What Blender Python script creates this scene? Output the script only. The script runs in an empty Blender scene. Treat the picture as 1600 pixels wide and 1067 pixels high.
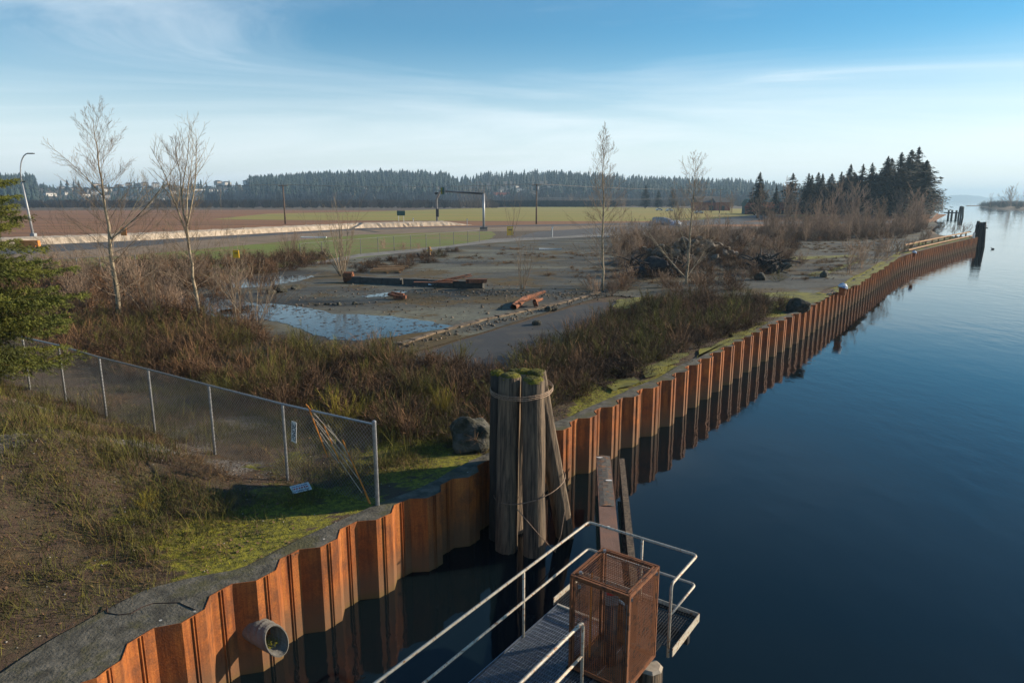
import bpy, math, random
import numpy as np
from mathutils import Vector, Matrix

rnd = random.Random(7)
rng = np.random.default_rng(7)
S = bpy.context.scene
COL = S.collection
R = math.radians

# ------------------------------------------------------------------ camera
FOC, HC = 1067.0, 8.15
PITCH = math.atan(221 / FOC)
cam_d = bpy.data.cameras.new('camera')
cam = bpy.data.objects.new('camera', cam_d)
COL.objects.link(cam)
cam.location = (0, 0, HC)
cam.rotation_euler = (math.pi / 2 - PITCH, 0, 0)
cam_d.sensor_width = 36
cam_d.lens = 36 * FOC / 1600
cam_d.clip_start = 0.1
cam_d.clip_end = 30000
S.camera = cam

# ------------------------------------------------------------------ sun, sky, exposure
SUN_EL, SUN_AZ = 19.0, 74.0          # azimuth clockwise from +Y
sun_d = bpy.data.lights.new('sun', 'SUN')
sun_d.energy = 5.0
sun_d.angle = R(0.53)
sun_d.color = (1.0, 0.83, 0.62)
sun = bpy.data.objects.new('sun', sun_d)
COL.objects.link(sun)
sdir = Vector((math.sin(R(SUN_AZ)) * math.cos(R(SUN_EL)), math.cos(R(SUN_AZ)) * math.cos(R(SUN_EL)), math.sin(R(SUN_EL))))
sun.rotation_euler = sdir.to_track_quat('Z', 'Y').to_euler()

w = bpy.data.worlds.new('World')
S.world = w
w.use_nodes = True
nt = w.node_tree
nt.nodes.clear()
def wn(t, **k):
    n = nt.nodes.new(t)
    for a, b in k.items(): setattr(n, a, b)
    return n
wl = nt.links.new
sky = wn('ShaderNodeTexSky', sky_type='NISHITA', sun_disc=False)
sky.sun_elevation = R(SUN_EL); sky.sun_rotation = R(SUN_AZ)
sky.air_density = 1.0; sky.dust_density = 0.25; sky.ozone_density = 2.5
hsv = wn('ShaderNodeHueSaturation'); hsv.inputs['Saturation'].default_value = 1.85; hsv.inputs['Hue'].default_value = 0.493
wl(sky.outputs[0], hsv.inputs['Color'])
tc = wn('ShaderNodeTexCoord')
sep = wn('ShaderNodeSeparateXYZ'); wl(tc.outputs['Generated'], sep.inputs[0])
# clouds lie on a plane overhead: project the view direction on it
mz = wn('ShaderNodeMath', operation='MAXIMUM'); wl(sep.outputs['Z'], mz.inputs[0]); mz.inputs[1].default_value = 0.0
az = wn('ShaderNodeMath', operation='ADD'); wl(mz.outputs[0], az.inputs[0]); az.inputs[1].default_value = 0.10
dx = wn('ShaderNodeMath', operation='DIVIDE'); wl(sep.outputs['X'], dx.inputs[0]); wl(az.outputs[0], dx.inputs[1])
dy = wn('ShaderNodeMath', operation='DIVIDE'); wl(sep.outputs['Y'], dy.inputs[0]); wl(az.outputs[0], dy.inputs[1])
cmb = wn('ShaderNodeCombineXYZ'); wl(dx.outputs[0], cmb.inputs[0]); wl(dy.outputs[0], cmb.inputs[1])
mp = wn('ShaderNodeMapping'); wl(cmb.outputs[0], mp.inputs[0])
mp.inputs['Rotation'].default_value = (0, 0, R(14)); mp.inputs['Scale'].default_value = (0.26, 0.62, 1)
mp.inputs['Location'].default_value = (15.2, 1.4, 0)
n1 = wn('ShaderNodeTexNoise'); n1.inputs['Scale'].default_value = 1.0; n1.inputs['Detail'].default_value = 9; n1.inputs['Roughness'].default_value = 0.6; n1.inputs['Distortion'].default_value = 0.9
wl(mp.outputs[0], n1.inputs['Vector'])
cr = wn('ShaderNodeValToRGB'); wl(n1.outputs[0], cr.inputs[0])
cr.color_ramp.elements[0].position = 0.43; cr.color_ramp.elements[0].color = (0, 0, 0, 1)
cr.color_ramp.elements[1].position = 0.78; cr.color_ramp.elements[1].color = (.55, .55, .55, 1)
# thin veil that thickens towards the horizon
veil = wn('ShaderNodeMapRange'); wl(sep.outputs['Z'], veil.inputs[0])
veil.inputs[1].default_value = 0.0; veil.inputs[2].default_value = 0.23; veil.inputs[3].default_value = 0.82; veil.inputs[4].default_value = 0.10
veil.interpolation_type = 'SMOOTHSTEP'
addm = wn('ShaderNodeMath', operation='MAXIMUM'); wl(cr.outputs[0], addm.inputs[0]); wl(veil.outputs[0], addm.inputs[1])
scr = wn('ShaderNodeMath', operation='ADD', use_clamp=True); scr.inputs[1].default_value = 0
half = wn('ShaderNodeMath', operation='MULTIPLY'); wl(cr.outputs[0], half.inputs[0]); half.inputs[1].default_value = 0.5
wl(half.outputs[0], scr.inputs[1]); wl(addm.outputs[0], scr.inputs[0])
# the wisps thin out towards the zenith
thin = wn('ShaderNodeMapRange'); thin.interpolation_type = 'SMOOTHSTEP'; wl(sep.outputs['Z'], thin.inputs[0])
thin.inputs[1].default_value = .30; thin.inputs[2].default_value = .62; thin.inputs[3].default_value = 1.0; thin.inputs[4].default_value = 0.10
cov = wn('ShaderNodeMath', operation='MULTIPLY'); wl(scr.outputs[0], cov.inputs[0]); wl(thin.outputs[0], cov.inputs[1])
mixc = wn('ShaderNodeMix', data_type='RGBA'); wl(cov.outputs[0], mixc.inputs['Factor'])
wl(hsv.outputs[0], mixc.inputs['A']); mixc.inputs['B'].default_value = (8.9, 9.6, 9.9, 1)
bg = wn('ShaderNodeBackground'); bg.inputs['Strength'].default_value = 0.076
wl(mixc.outputs['Result'], bg.inputs['Color'])
wo = wn('ShaderNodeOutputWorld'); wl(bg.outputs[0], wo.inputs[0])

S.render.engine = 'CYCLES'
S.view_settings.view_transform = 'Standard'
S.view_settings.look = 'None'
S.view_settings.gamma = 1
S.view_settings.exposure = 0.70
S.cycles.volume_bounces = 0
S.cycles.max_bounces = 6
S.cycles.transparent_max_bounces = 16

# ------------------------------------------------------------------ helpers
def P(px, py, z):
    """the point at height z seen at pixel px, py of the 1600 x 1067 photograph"""
    u = (px - 800) / FOC; v = -(py - 533.5) / FOC
    dyy = math.cos(PITCH) + v * math.sin(PITCH); dz = -math.sin(PITCH) + v * math.cos(PITCH)
    t = (z - HC) / dz
    return Vector((u * t, dyy * t, z))
def PY(px, py, Y):
    """the point at distance Y"""
    u = (px - 800) / FOC; v = -(py - 533.5) / FOC
    dyy = math.cos(PITCH) + v * math.sin(PITCH); dz = -math.sin(PITCH) + v * math.cos(PITCH)
    t = Y / dyy
    return Vector((u * t, Y, HC + dz * t))

def tag(o, label=None, cat=None, group=None, kind=None):
    if label: o['label'] = label
    if cat: o['category'] = cat
    if group: o['group'] = group
    if kind: o['kind'] = kind
    return o
def link(name, me, parent=None, m=None):
    o = bpy.data.objects.new(name, me); COL.objects.link(o)
    if parent is not None: o.parent = parent
    if m is not None:
        if len(me.materials) == 0: me.materials.append(m)
    return o
def empty(name, loc=(0, 0, 0), rz=0):
    o = bpy.data.objects.new(name, None); COL.objects.link(o)
    o.location = loc; o.rotation_euler = (0, 0, rz); o.empty_display_size = .2
    return o
def copy_tree(o, parent=None):
    c = o.copy(); COL.objects.link(c)
    if parent is not None: c.parent = parent
    for ch in list(o.children): copy_tree(ch, c)
    return c

class MB:
    """collects geometry for ONE mesh"""
    def __init__(s): s.v = []; s.f = []; s.n = 0; s.col = None
    def add(s, v, f):
        v = np.asarray(v, float).reshape(-1, 3)
        for q in f: s.f.append([int(i) + s.n for i in q])
        s.v.append(v); s.n += len(v)
    def addn(s, v, f):                      # f numpy int array (M,k)
        v = np.asarray(v, float).reshape(-1, 3)
        s.f.append(np.asarray(f) + s.n); s.v.append(v); s.n += len(v)
    def box(s, c, d, rz=0, M=None, jit=0):
        x, y, z = [a / 2 for a in d]
        v = np.array([(sx * x, sy * y, sz * z) for sz in (-1, 1) for sy in (-1, 1) for sx in (-1, 1)], float)
        if jit: v += np.array([[rnd.uniform(-jit, jit) for _ in range(3)] for _ in range(8)])
        if M is not None: v = v @ np.array(M.to_3x3()).T
        elif rz:
            a, b = math.cos(rz), math.sin(rz); v = v @ np.array([[a, b, 0], [-b, a, 0], [0, 0, 1]])
        v += np.array(c, float)
        s.add(v, [(0, 2, 3, 1), (4, 5, 7, 6), (0, 1, 5, 4), (2, 6, 7, 3), (0, 4, 6, 2), (1, 3, 7, 5)])
        return s
    def bar(s, a, b, wd, ht, up=(0, 0, 1)):
        a = Vector(a); b = Vector(b); d = (b - a); L = d.length; d.normalize()
        x = d.cross(Vector(up))
        if x.length < 1e-4: x = d.cross(Vector((1, 0, 0)))
        x.normalize(); u = x.cross(d)
        M = Matrix((x, d, u)).transposed()
        return s.box((a + b) / 2, (wd, L, ht), M=M)
    def tube(s, pts, rad, n=8, caps=True):
        pts = [Vector(p) for p in pts]
        if not hasattr(rad, '__len__'): rad = [rad] * len(pts)
        ref = None; rings = []
        for i, p in enumerate(pts):
            t = (pts[min(i + 1, len(pts) - 1)] - pts[max(i - 1, 0)]).normalized()
            if ref is None:
                ref = t.cross(Vector((0, 0, 1)))
                if ref.length < 1e-3: ref = t.cross(Vector((1, 0, 0)))
            x = (ref - t * ref.dot(t)).normalized(); y = t.cross(x); ref = x
            rings.append([p + (x * math.cos(2 * math.pi * k / n) + y * math.sin(2 * math.pi * k / n)) * rad[i] for k in range(n)])
        v = [q for r_ in rings for q in r_]; f = []
        for i in range(len(pts) - 1):
            for k in range(n):
                a = i * n + k; b = i * n + (k + 1) % n
                f.append((a, b, b + n, a + n))
        if caps:
            f.append(tuple(range(n))[::-1]); f.append(tuple(range((len(pts) - 1) * n, len(pts) * n)))
        s.add([tuple(q) for q in v], f)
        return s
    def build(s, name, m, parent=None, smooth=False, col=None):
        me = bpy.data.meshes.new(name)
        V = np.concatenate(s.v) if s.v else np.zeros((0, 3))
        if s.f and isinstance(s.f[0], np.ndarray):
            k = s.f[0].shape[1]; F = np.concatenate(s.f); nf = len(F)
            me.vertices.add(len(V)); me.vertices.foreach_set('co', V.ravel())
            me.loops.add(nf * k); me.loops.foreach_set('vertex_index', F.ravel().astype(np.int32))
            me.polygons.add(nf); me.polygons.foreach_set('loop_start', np.arange(0, nf * k, k, dtype=np.int32))
            me.update(calc_edges=True)
        else:
            me.from_pydata(V.tolist(), [], s.f); me.update()
        if smooth: me.shade_smooth()
        if col is not None:
            at = me.color_attributes.new('tint', 'FLOAT_COLOR', 'POINT')
            c4 = np.ones((len(V), 4)); c4[:, :3] = col; at.data.foreach_set('color', c4.ravel())
        me.materials.append(m)
        return link(name, me, parent)

# value noise in numpy
_perm = rng.random((256, 256))
def vnoise(x, y):
    xi = np.floor(x).astype(int); yi = np.floor(y).astype(int); fx = x - xi; fy = y - yi
    fx = fx * fx * (3 - 2 * fx); fy = fy * fy * (3 - 2 * fy)
    g = lambda a, b: _perm[a % 256, b % 256]
    return (g(xi, yi) * (1 - fx) + g(xi + 1, yi) * fx) * (1 - fy) + (g(xi, yi + 1) * (1 - fx) + g(xi + 1, yi + 1) * fx) * fy
def fbm(x, y, o=4):
    r = 0; a = .5
    for i in range(o): r = r + a * vnoise(x * 2 ** i + 17 * i, y * 2 ** i + 5 * i); a *= .5
    return r / (1 - .5 ** o)
def sstep(x, a, b):
    t = np.clip((x - a) / (b - a), 0, 1); return t * t * (3 - 2 * t)

# ------------------------------------------------------------------ materials
def mat(name, c1, c2=None, scale=4.0, rough=.85, metal=0, bump=0.0, bscale=None, c3=None, stretch=None, detail=6, lo=.38, hi=.62, objsp=False, spec=None, coat=0, tint=False, rnd_obj=0.0):
    m = bpy.data.materials.new(name); m.use_nodes = True
    n = m.node_tree.nodes; l = m.node_tree.links.new
    b = n['Principled BSDF']; b.inputs['Roughness'].default_value = rough; b.inputs['Metallic'].default_value = metal
    if spec is not None: b.inputs['Specular IOR Level'].default_value = spec
    if objsp: t = n.new('ShaderNodeTexCoord'); vec = t.outputs['Object']
    else: t = n.new('ShaderNodeNewGeometry'); vec = t.outputs['Position']
    if stretch:
        mp_ = n.new('ShaderNodeMapping'); mp_.inputs['Scale'].default_value = stretch; l(vec, mp_.inputs[0]); vec = mp_.outputs[0]
    last = None
    if c2 is None: c2 = tuple(x * .7 for x in c1)
    tx = n.new('ShaderNodeTexNoise'); tx.inputs['Scale'].default_value = scale; tx.inputs['Detail'].default_value = detail; tx.inputs['Roughness'].default_value = .62
    l(vec, tx.inputs['Vector'])
    r_ = n.new('ShaderNodeValToRGB'); l(tx.outputs[0], r_.inputs[0])
    r_.color_ramp.elements[0].position = lo; r_.color_ramp.elements[0].color = (*c1, 1)
    r_.color_ramp.elements[1].position = hi; r_.color_ramp.elements[1].color = (*c2, 1)
    if c3:
        e = r_.color_ramp.elements.new((lo + hi) / 2); e.color = (*c3, 1)
    last = r_.outputs[0]
    if tint:
        a = n.new('ShaderNodeAttribute'); a.attribute_name = 'tint'
        mx = n.new('ShaderNodeMix'); mx.data_type = 'RGBA'; mx.blend_type = 'MULTIPLY'; mx.inputs['Factor'].default_value = 1
        l(last, mx.inputs['A']); l(a.outputs['Color'], mx.inputs['B']); last = mx.outputs['Result']
    if rnd_obj:
        oi = n.new('ShaderNodeObjectInfo'); mr = n.new('ShaderNodeMapRange'); l(oi.outputs['Random'], mr.inputs[0])
        mr.inputs[3].default_value = 1 - rnd_obj; mr.inputs[4].default_value = 1 + rnd_obj
        hs = n.new('ShaderNodeHueSaturation'); l(mr.outputs[0], hs.inputs['Value']); l(last, hs.inputs['Color']); last = hs.outputs[0]
    l(last, b.inputs['Base Color'])
    if bump:
        t2 = n.new('ShaderNodeTexNoise'); t2.inputs['Scale'].default_value = bscale or scale * 4; t2.inputs['Detail'].default_value = 6
        l(vec, t2.inputs['Vector'])
        bp = n.new('ShaderNodeBump'); bp.inputs['Strength'].default_value = 1; bp.inputs['Distance'].default_value = bump
        l(t2.outputs[0], bp.inputs['Height']); l(bp.outputs[0], b.inputs['Normal'])
    return m

M = {}
M['galv'] = mat('galvanised', (.20, .21, .22), (.30, .31, .32), 12, .45, .6)
M['rail'] = mat('weathered_galvanised_pipe', (.50, .47, .40), (.36, .34, .29), 14, .6, .15, c3=(.46, .42, .34))
def railmat():
    m = M['rail']; n = m.node_tree.nodes; l = m.node_tree.links.new; b = n['Principled BSDF']
    src = b.inputs['Base Color'].links[0].from_socket
    t = n.new('ShaderNodeTexNoise'); t.inputs['Scale'].default_value = 22; t.inputs['Detail'].default_value = 5
    g = n.new('ShaderNodeNewGeometry'); l(g.outputs['Position'], t.inputs['Vector'])
    r_ = n.new('ShaderNodeValToRGB'); l(t.outputs[0], r_.inputs[0]); r_.color_ramp.elements[0].position = .56; r_.color_ramp.elements[1].position = .66
    mx = n.new('ShaderNodeMix'); mx.data_type = 'RGBA'; l(r_.outputs[0], mx.inputs['Factor']); l(src, mx.inputs['A']); mx.inputs['B'].default_value = (.28, .12, .04, 1)
    l(mx.outputs['Result'], b.inputs['Base Color'])
railmat()
M['rust'] = mat('rusted_mesh', (.15, .055, .022), (.055, .024, .014), 9, .85, .1, c3=(.20, .075, .028))
M['rust_orange'] = mat('orange_rust', (.30, .10, .03), (.16, .055, .02), 6, .85, 0)  # stronger orange rust for stub posts, drum rim and rod
M['grate'] = mat('steel_grating', (.30, .34, .40), (.20, .24, .30), 10, .35, .8)
M['dark_metal'] = mat('dark_metal', (.05, .055, .06), (.03, .03, .03), 10, .5, .5)
M['wood_old'] = mat('weathered_pile_timber', (.19, .135, .085), (.028, .022, .017), 3, .92, 0, .03, 8, c3=(.115, .085, .058), stretch=(5, 5, .3), lo=.34, hi=.64)
M['wood_sunlit'] = mat('sunlit_pile_timber', (.36, .28, .19), (.16, .12, .085), 3, .9, 0, .02, 8, c3=(.28, .21, .15), stretch=(6, 6, .35), lo=.3, hi=.68)  # paler timber for one back pile: sunlight painted into its colour
M['wood_dark'] = mat('wet_dark_timber', (.045, .038, .03), (.02, .018, .016), 3, .8, 0, .015, 9, stretch=(5, 5, .5))
M['plank'] = mat('sawn_timber', (.38, .22, .10), (.22, .12, .05), 3, .85, 0, .004, 20, stretch=(1, 1, 4))
M['lath'] = mat('grey_lath', (.38, .33, .26), (.26, .22, .17), 8, .85)
M['lath_orange'] = mat('orange_stained_lath', (.62, .24, .04), (.42, .15, .03), 8, .85)
M['redwood'] = mat('red_rotting_wood', (.28, .10, .045), (.07, .03, .02), 4, .9, 0, .04, 9, c3=(.20, .075, .035))
M['concrete'] = mat('old_concrete', (.17, .165, .15), (.10, .10, .09), 2.2, .92, 0, .012, 30, c3=(.135, .13, .118))
M['concrete_dark'] = mat('dark_damp_concrete', (.075, .075, .068), (.045, .045, .042), 2.2, .92, 0, .012, 20)
M['rubble'] = mat('broken_concrete_rubble', (.27, .22, .165), (.09, .075, .058), 3, .92, 0, .04, 7, c3=(.18, .15, .115), objsp=True, rnd_obj=.4)
M['rock'] = mat('grey_rock', (.085, .082, .07), (.022, .025, .016), 2.2, .95, 0, .06, 6, c3=(.05, .05, .036), objsp=True, rnd_obj=.35)
M['moss'] = mat('moss', (.34, .31, .02), (.06, .065, .012), 4, .95, 0, .03, 40, c3=(.19, .185, .015), tint=True)
M['bark'] = mat('young_tree_bark', (.34, .27, .18), (.10, .08, .055), 5, .9, 0, c3=(.30, .25, .17), stretch=(1, 1, .5))
M['twig'] = mat('twigs', (.27, .205, .14), (.15, .11, .075), 3, .9)
M['twig_pale'] = mat('pale_twigs', (.34, .27, .185), (.20, .15, .10), 3, .9)
M['sapling'] = mat('sapling_twigs', (.27, .19, .13), (.17, .12, .085), .25, .9, rnd_obj=.3)
M['bramble'] = mat('bramble_canes', (.125, .080, .045), (.050, .034, .02), .7, .92, c3=(.085, .056, .031), rnd_obj=.3, tint=True)
M['broom'] = mat('broom_stems', (.085, .092, .018), (.042, .048, .012), .5, .9, c3=(.07, .066, .018), tint=True, rnd_obj=.25)
M['grass'] = mat('grass_blades', (.085, .085, .020), (.05, .055, .014), .8, .9, tint=True)
M['drygrass'] = mat('dry_grass_blades', (.20, .135, .065), (.10, .065, .035), .8, .95, tint=True)
M['needle'] = mat('spruce_needles', (.085, .098, .014), (.04, .055, .012), 1.1, .85, c3=(.06, .075, .012), tint=True)
M['fir'] = mat('fir_foliage', (.024, .034, .020), (.012, .019, .013), .15, .9, tint=True, rnd_obj=.25)
M['forest'] = mat('far_forest', (.024, .044, .032), (.010, .022, .018), .02, .95, tint=True)
M['farbrush'] = mat('far_bare_brush', (.17, .115, .08), (.10, .07, .05), .02, .95, tint=True)
M['leaf'] = mat('dead_leaves', (.20, .11, .055), (.09, .05, .03), 3, .9, tint=True)
M['stone'] = mat('pale_gravel', (.30, .28, .25), (.16, .15, .13), 6, .9, tint=True)
M['yellow'] = mat('yellow_paint', (.75, .42, .01), (.68, .38, .01), 3, .6)
M['orange'] = mat('orange_plastic', (.65, .22, .03), (.55, .18, .03), 3, .6)
M['white'] = mat('white_paint', (.70, .70, .68), (.58, .58, .56), 3, .6)
M['sign_ink'] = mat('black_lettering', (.02, .02, .03), None, 3, .6)
M['sign_blue'] = mat('blue_lettering', (.03, .05, .20), None, 3, .6)
M['sign_red'] = mat('red_lettering', (.50, .03, .04), None, 3, .6)
M['green_sign'] = mat('green_sign_face', (.012, .085, .07), (.01, .07, .06), 3, .5)
M['pole'] = mat('utility_pole_wood', (.16, .11, .075), (.09, .062, .045), 2, .9)
M['wire'] = mat('wire', (.20, .20, .20), None, 3, .6)
M['lamp_post'] = mat('lamp_post_steel', (.36, .38, .40), (.28, .30, .32), 1, .5, .3)
M['duck'] = mat('dark_feathers', (.03, .028, .025), None, 3, .8)
M['bluecloth'] = mat('blue_white_cover', (.10, .25, .50), (.65, .68, .70), 5, .7, lo=.45, hi=.55)
M['glass'] = mat('window_glass', (.03, .04, .05), None, 3, .15)
M['roof'] = mat('roof_shingles', (.10, .09, .085), (.07, .065, .06), 1, .9, rnd_obj=.3)
M['wall_white'] = mat('white_siding', (.66, .64, .60), (.58, .56, .52), .2, .8)
M['wall_beige'] = mat('beige_siding', (.46, .38, .30), (.40, .33, .26), .2, .8)
M['wall_grey'] = mat('grey_siding', (.34, .34, .34), (.28, .28, .28), .2, .8)
M['brick'] = mat('red_brick_wall', (.28, .09, .05), (.22, .07, .04), .5, .9)
M['teal'] = mat('teal_metal_wall', (.02, .085, .09), (.015, .06, .07), .5, .6)
M['redroof'] = mat('rust_red_roof', (.26, .07, .035), (.2, .05, .03), .3, .9)
M['tyre'] = mat('tyre', (.015, .015, .015), None, 3, .9)
M['carpaint'] = mat('white_car_paint', (.7, .7, .7), None, 3, .3)

# ------------------------------------------------------------------ river wall line and ground shape
WALL = [(-6.6, -2.0), (-6.45, 3.0), (-6.2, 6.0), (-5.85, 8.1), (-5.43, 9.1), (-4.92, 10.03), (-4.27, 11.05), (-3.47, 12.2), (-2.64, 13.28), (-1.68, 14.36), (-0.5, 16.1), (.85, 17.9), (2.23, 19.63), (3.1, 20.8), (3.87, 21.75), (4.67, 22.8), (5.6, 23.9), (7.0, 26.0), (9.9, 30.1), (13.4, 34.9), (17.2, 39.9), (26.3, 52.8), (36.5, 67.2), (43.8, 77.5), (52, 87.6), (66, 103.6), (83, 122.5)]
# smooth it (Catmull-Rom)
def crom(pts, n=8):
    o = []
    p = [np.array(q, float) for q in pts]; p = [2 * p[0] - p[1]] + p + [2 * p[-1] - p[-2]]
    for i in range(1, len(p) - 2):
        for k in range(n):
            t = k / n; a, b, c, d = p[i - 1], p[i], p[i + 1], p[i + 2]
            o.append(.5 * ((2 * b) + (-a + c) * t + (2 * a - 5 * b + 4 * c - d) * t * t + (-a + 3 * b - 3 * c + d) * t ** 3))
    o.append(p[-2]); return np.array(o)
wl_pts = crom(WALL)
SHORE = [(83, 122.5), (86, 126), (90, 138), (95, 148), (110, 175), (130, 215), (146, 242), (214, 343), (330, 545), (700, 1150), (1100, 1900), (1300, 3000), (1500, 9000)]
edge = np.concatenate([wl_pts, np.array(SHORE[1:], float)])
def edge_x(Y): return np.interp(Y, edge[:, 1], edge[:, 0])

fA, fB = np.array([-2.9, 13.6]), np.array([-15.8, 22.1])         # near fence line
fd = (fB - fA) / np.linalg.norm(fB - fA); fn = np.array([fd[1], -fd[0]])   # fn . points away from camera
if fn[1] < 0: fn = -fn
def crest(px):           # far hill ground height by azimuth (photo pixel)
    xs = [-2500, -600, 0, 60, 110, 200, 340, 420, 520, 600, 700, 720, 760, 850, 950, 1050, 1170, 1230, 1300, 1400, 1480]
    # pixel row of the ground crest
    ys = [300, 296, 290, 288, 298, 299, 297, 291, 286, 285, 288, 297, 286, 284, 287, 293, 298, 306, 311, 313, 314]
    return np.interp(px, xs, ys)
def ground_z(X, Y):
    X = np.asarray(X, float); Y = np.asarray(Y, float)
    t = edge_x(Y) - X
    z = np.full(np.broadcast(X, Y).shape, 1.70)
    # bank in the left foreground, in front of the fence
    d = -((X - fA[0]) * fn[0] + (Y - fA[1]) * fn[1])            # >0 on the camera's side of the fence
    m = sstep(t, 1.0, 8.5) * sstep(d, -.4, 4.2)
    bank = 1.75 * m * (0.8 + .35 * fbm(X * .35, Y * .35, 3))
    z = z + np.where(Y < 60, bank, 0)
    # mound of earth falling away behind the fence at far left
    z = z + .5 * sstep(-X, 14, 22) * (1 - sstep(Y, 24, 32)) * sstep(-d, -.4, 2)
    near = 1 - sstep(Y, 26, 33)
    rough = (fbm(X * .9, Y * .9, 5) - .5)
    zr = .16 * rough * sstep(t, .9, 2.0) * near + .20 * (fbm(X * 3.1, Y * 3.1, 3) - .5) * m
    z = z + zr
    z = z + .1 * (fbm(X * .15, Y * .15, 3) - .5) * sstep(Y, 30, 60) * (1 - sstep(Y, 60, 80)) * 0
    z = np.where(Y > 122.6, z - 3.2 * (1 - sstep(t, -1, 7)), z)
    z = np.where((Y > 122.5) & (t < 0), -1.5, z)
    # hills
    pxl = 800 + X / np.maximum(Y, 1) * FOC
    Yh = 1500.0
    ch = HC + Yh * (312.5 - crest(pxl)) / FOC
    prof = sstep(Y, 850, Yh)
    far_drop = 1.0 - .0 * sstep(Y, 1600, 3500)
    z = np.where(Y > 800, z + (np.maximum(ch, 2) - 1.7) * prof * far_drop * (.93 + .14 * fbm(X * .006, Y * .006, 3)), z)
    return z

# ground mesh: rows across, spacing grows with distance
def growth(s0, g, end, cap=1e9):
    o = [0.0]; st = s0
    while o[-1] < end:
        o.append(o[-1] + st); st = min(st * g, cap)
    return np.array(o)
ys = np.concatenate([[-8, -4, -1, 2, 4, 5.5], 6.5 + growth(.10, 1.0135, 7500)])
ts = np.concatenate([[.24], .34 + growth(.10, 1.0185, 9500)])
YY, TT = np.meshgrid(ys, ts, indexing='ij')
XX = edge_x(YY) - TT
XX = np.where(YY > 122.5, XX + 9 * sstep(YY, 124, 134), XX)    # natural bank runs down under the water there
ZZ = ground_z(XX, YY)
tt2 = edge_x(YY) - XX
ZZ = np.where((TT < .5) & (YY <= 122.5), 1.62, ZZ)
nY, nT = YY.shape
V = np.stack([XX, YY, ZZ], -1).reshape(-1, 3)
ii, jj = np.meshgrid(np.arange(nY - 1), np.arange(nT - 1), indexing='ij')
a0 = (ii * nT + jj).ravel(); F = np.stack([a0, a0 + 1, a0 + nT + 1, a0 + nT], 1)[:, ::-1]
gm = MB(); gm.addn(V, F)
x_, y_ = V[:, 0], V[:, 1]
t_ = edge_x(y_) - x_
moss = sstep(fbm(x_ * .8 + 3, y_ * .8, 5), .40, .58) * (1 - sstep(t_, 2.6, 5.2)) * sstep(t_, .3, .7)
moss = np.maximum(moss, .8 * sstep(fbm(x_ * .7 + 30, y_ * .7, 5), .5, .62) * (1 - sstep(t_, 5, 9)) * sstep(y_, 13, 15))
moss = np.maximum(moss, sstep(fbm(x_ * 1.6 + 70, y_ * 1.6, 4), .36, .5) * sstep(t_, .5, .8) * (1 - sstep(t_, 2.4, 3.8)) * sstep(y_, 10.2, 11.2) * (1 - sstep(y_, 15.5, 17.5)))
moss *= (1 - .85 * (1 - sstep(y_, 9.0, 11.0)))
moss = np.where(y_ > 24, sstep(fbm(x_ * .35, y_ * .35 + 9, 5), .40, .50) * (1 - sstep(t_, 1.5, 7 + y_ * .03)), moss)
moss = np.where(y_ > 130, 0, moss)
gravel = sstep(fbm(x_ * .45 + 11, y_ * .45 + 40, 5), .50, .66) * sstep(t_, 3.5, 5.5) * (y_ < 20)
rgb = np.stack([moss, gravel, np.zeros_like(moss)], 1)

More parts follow.
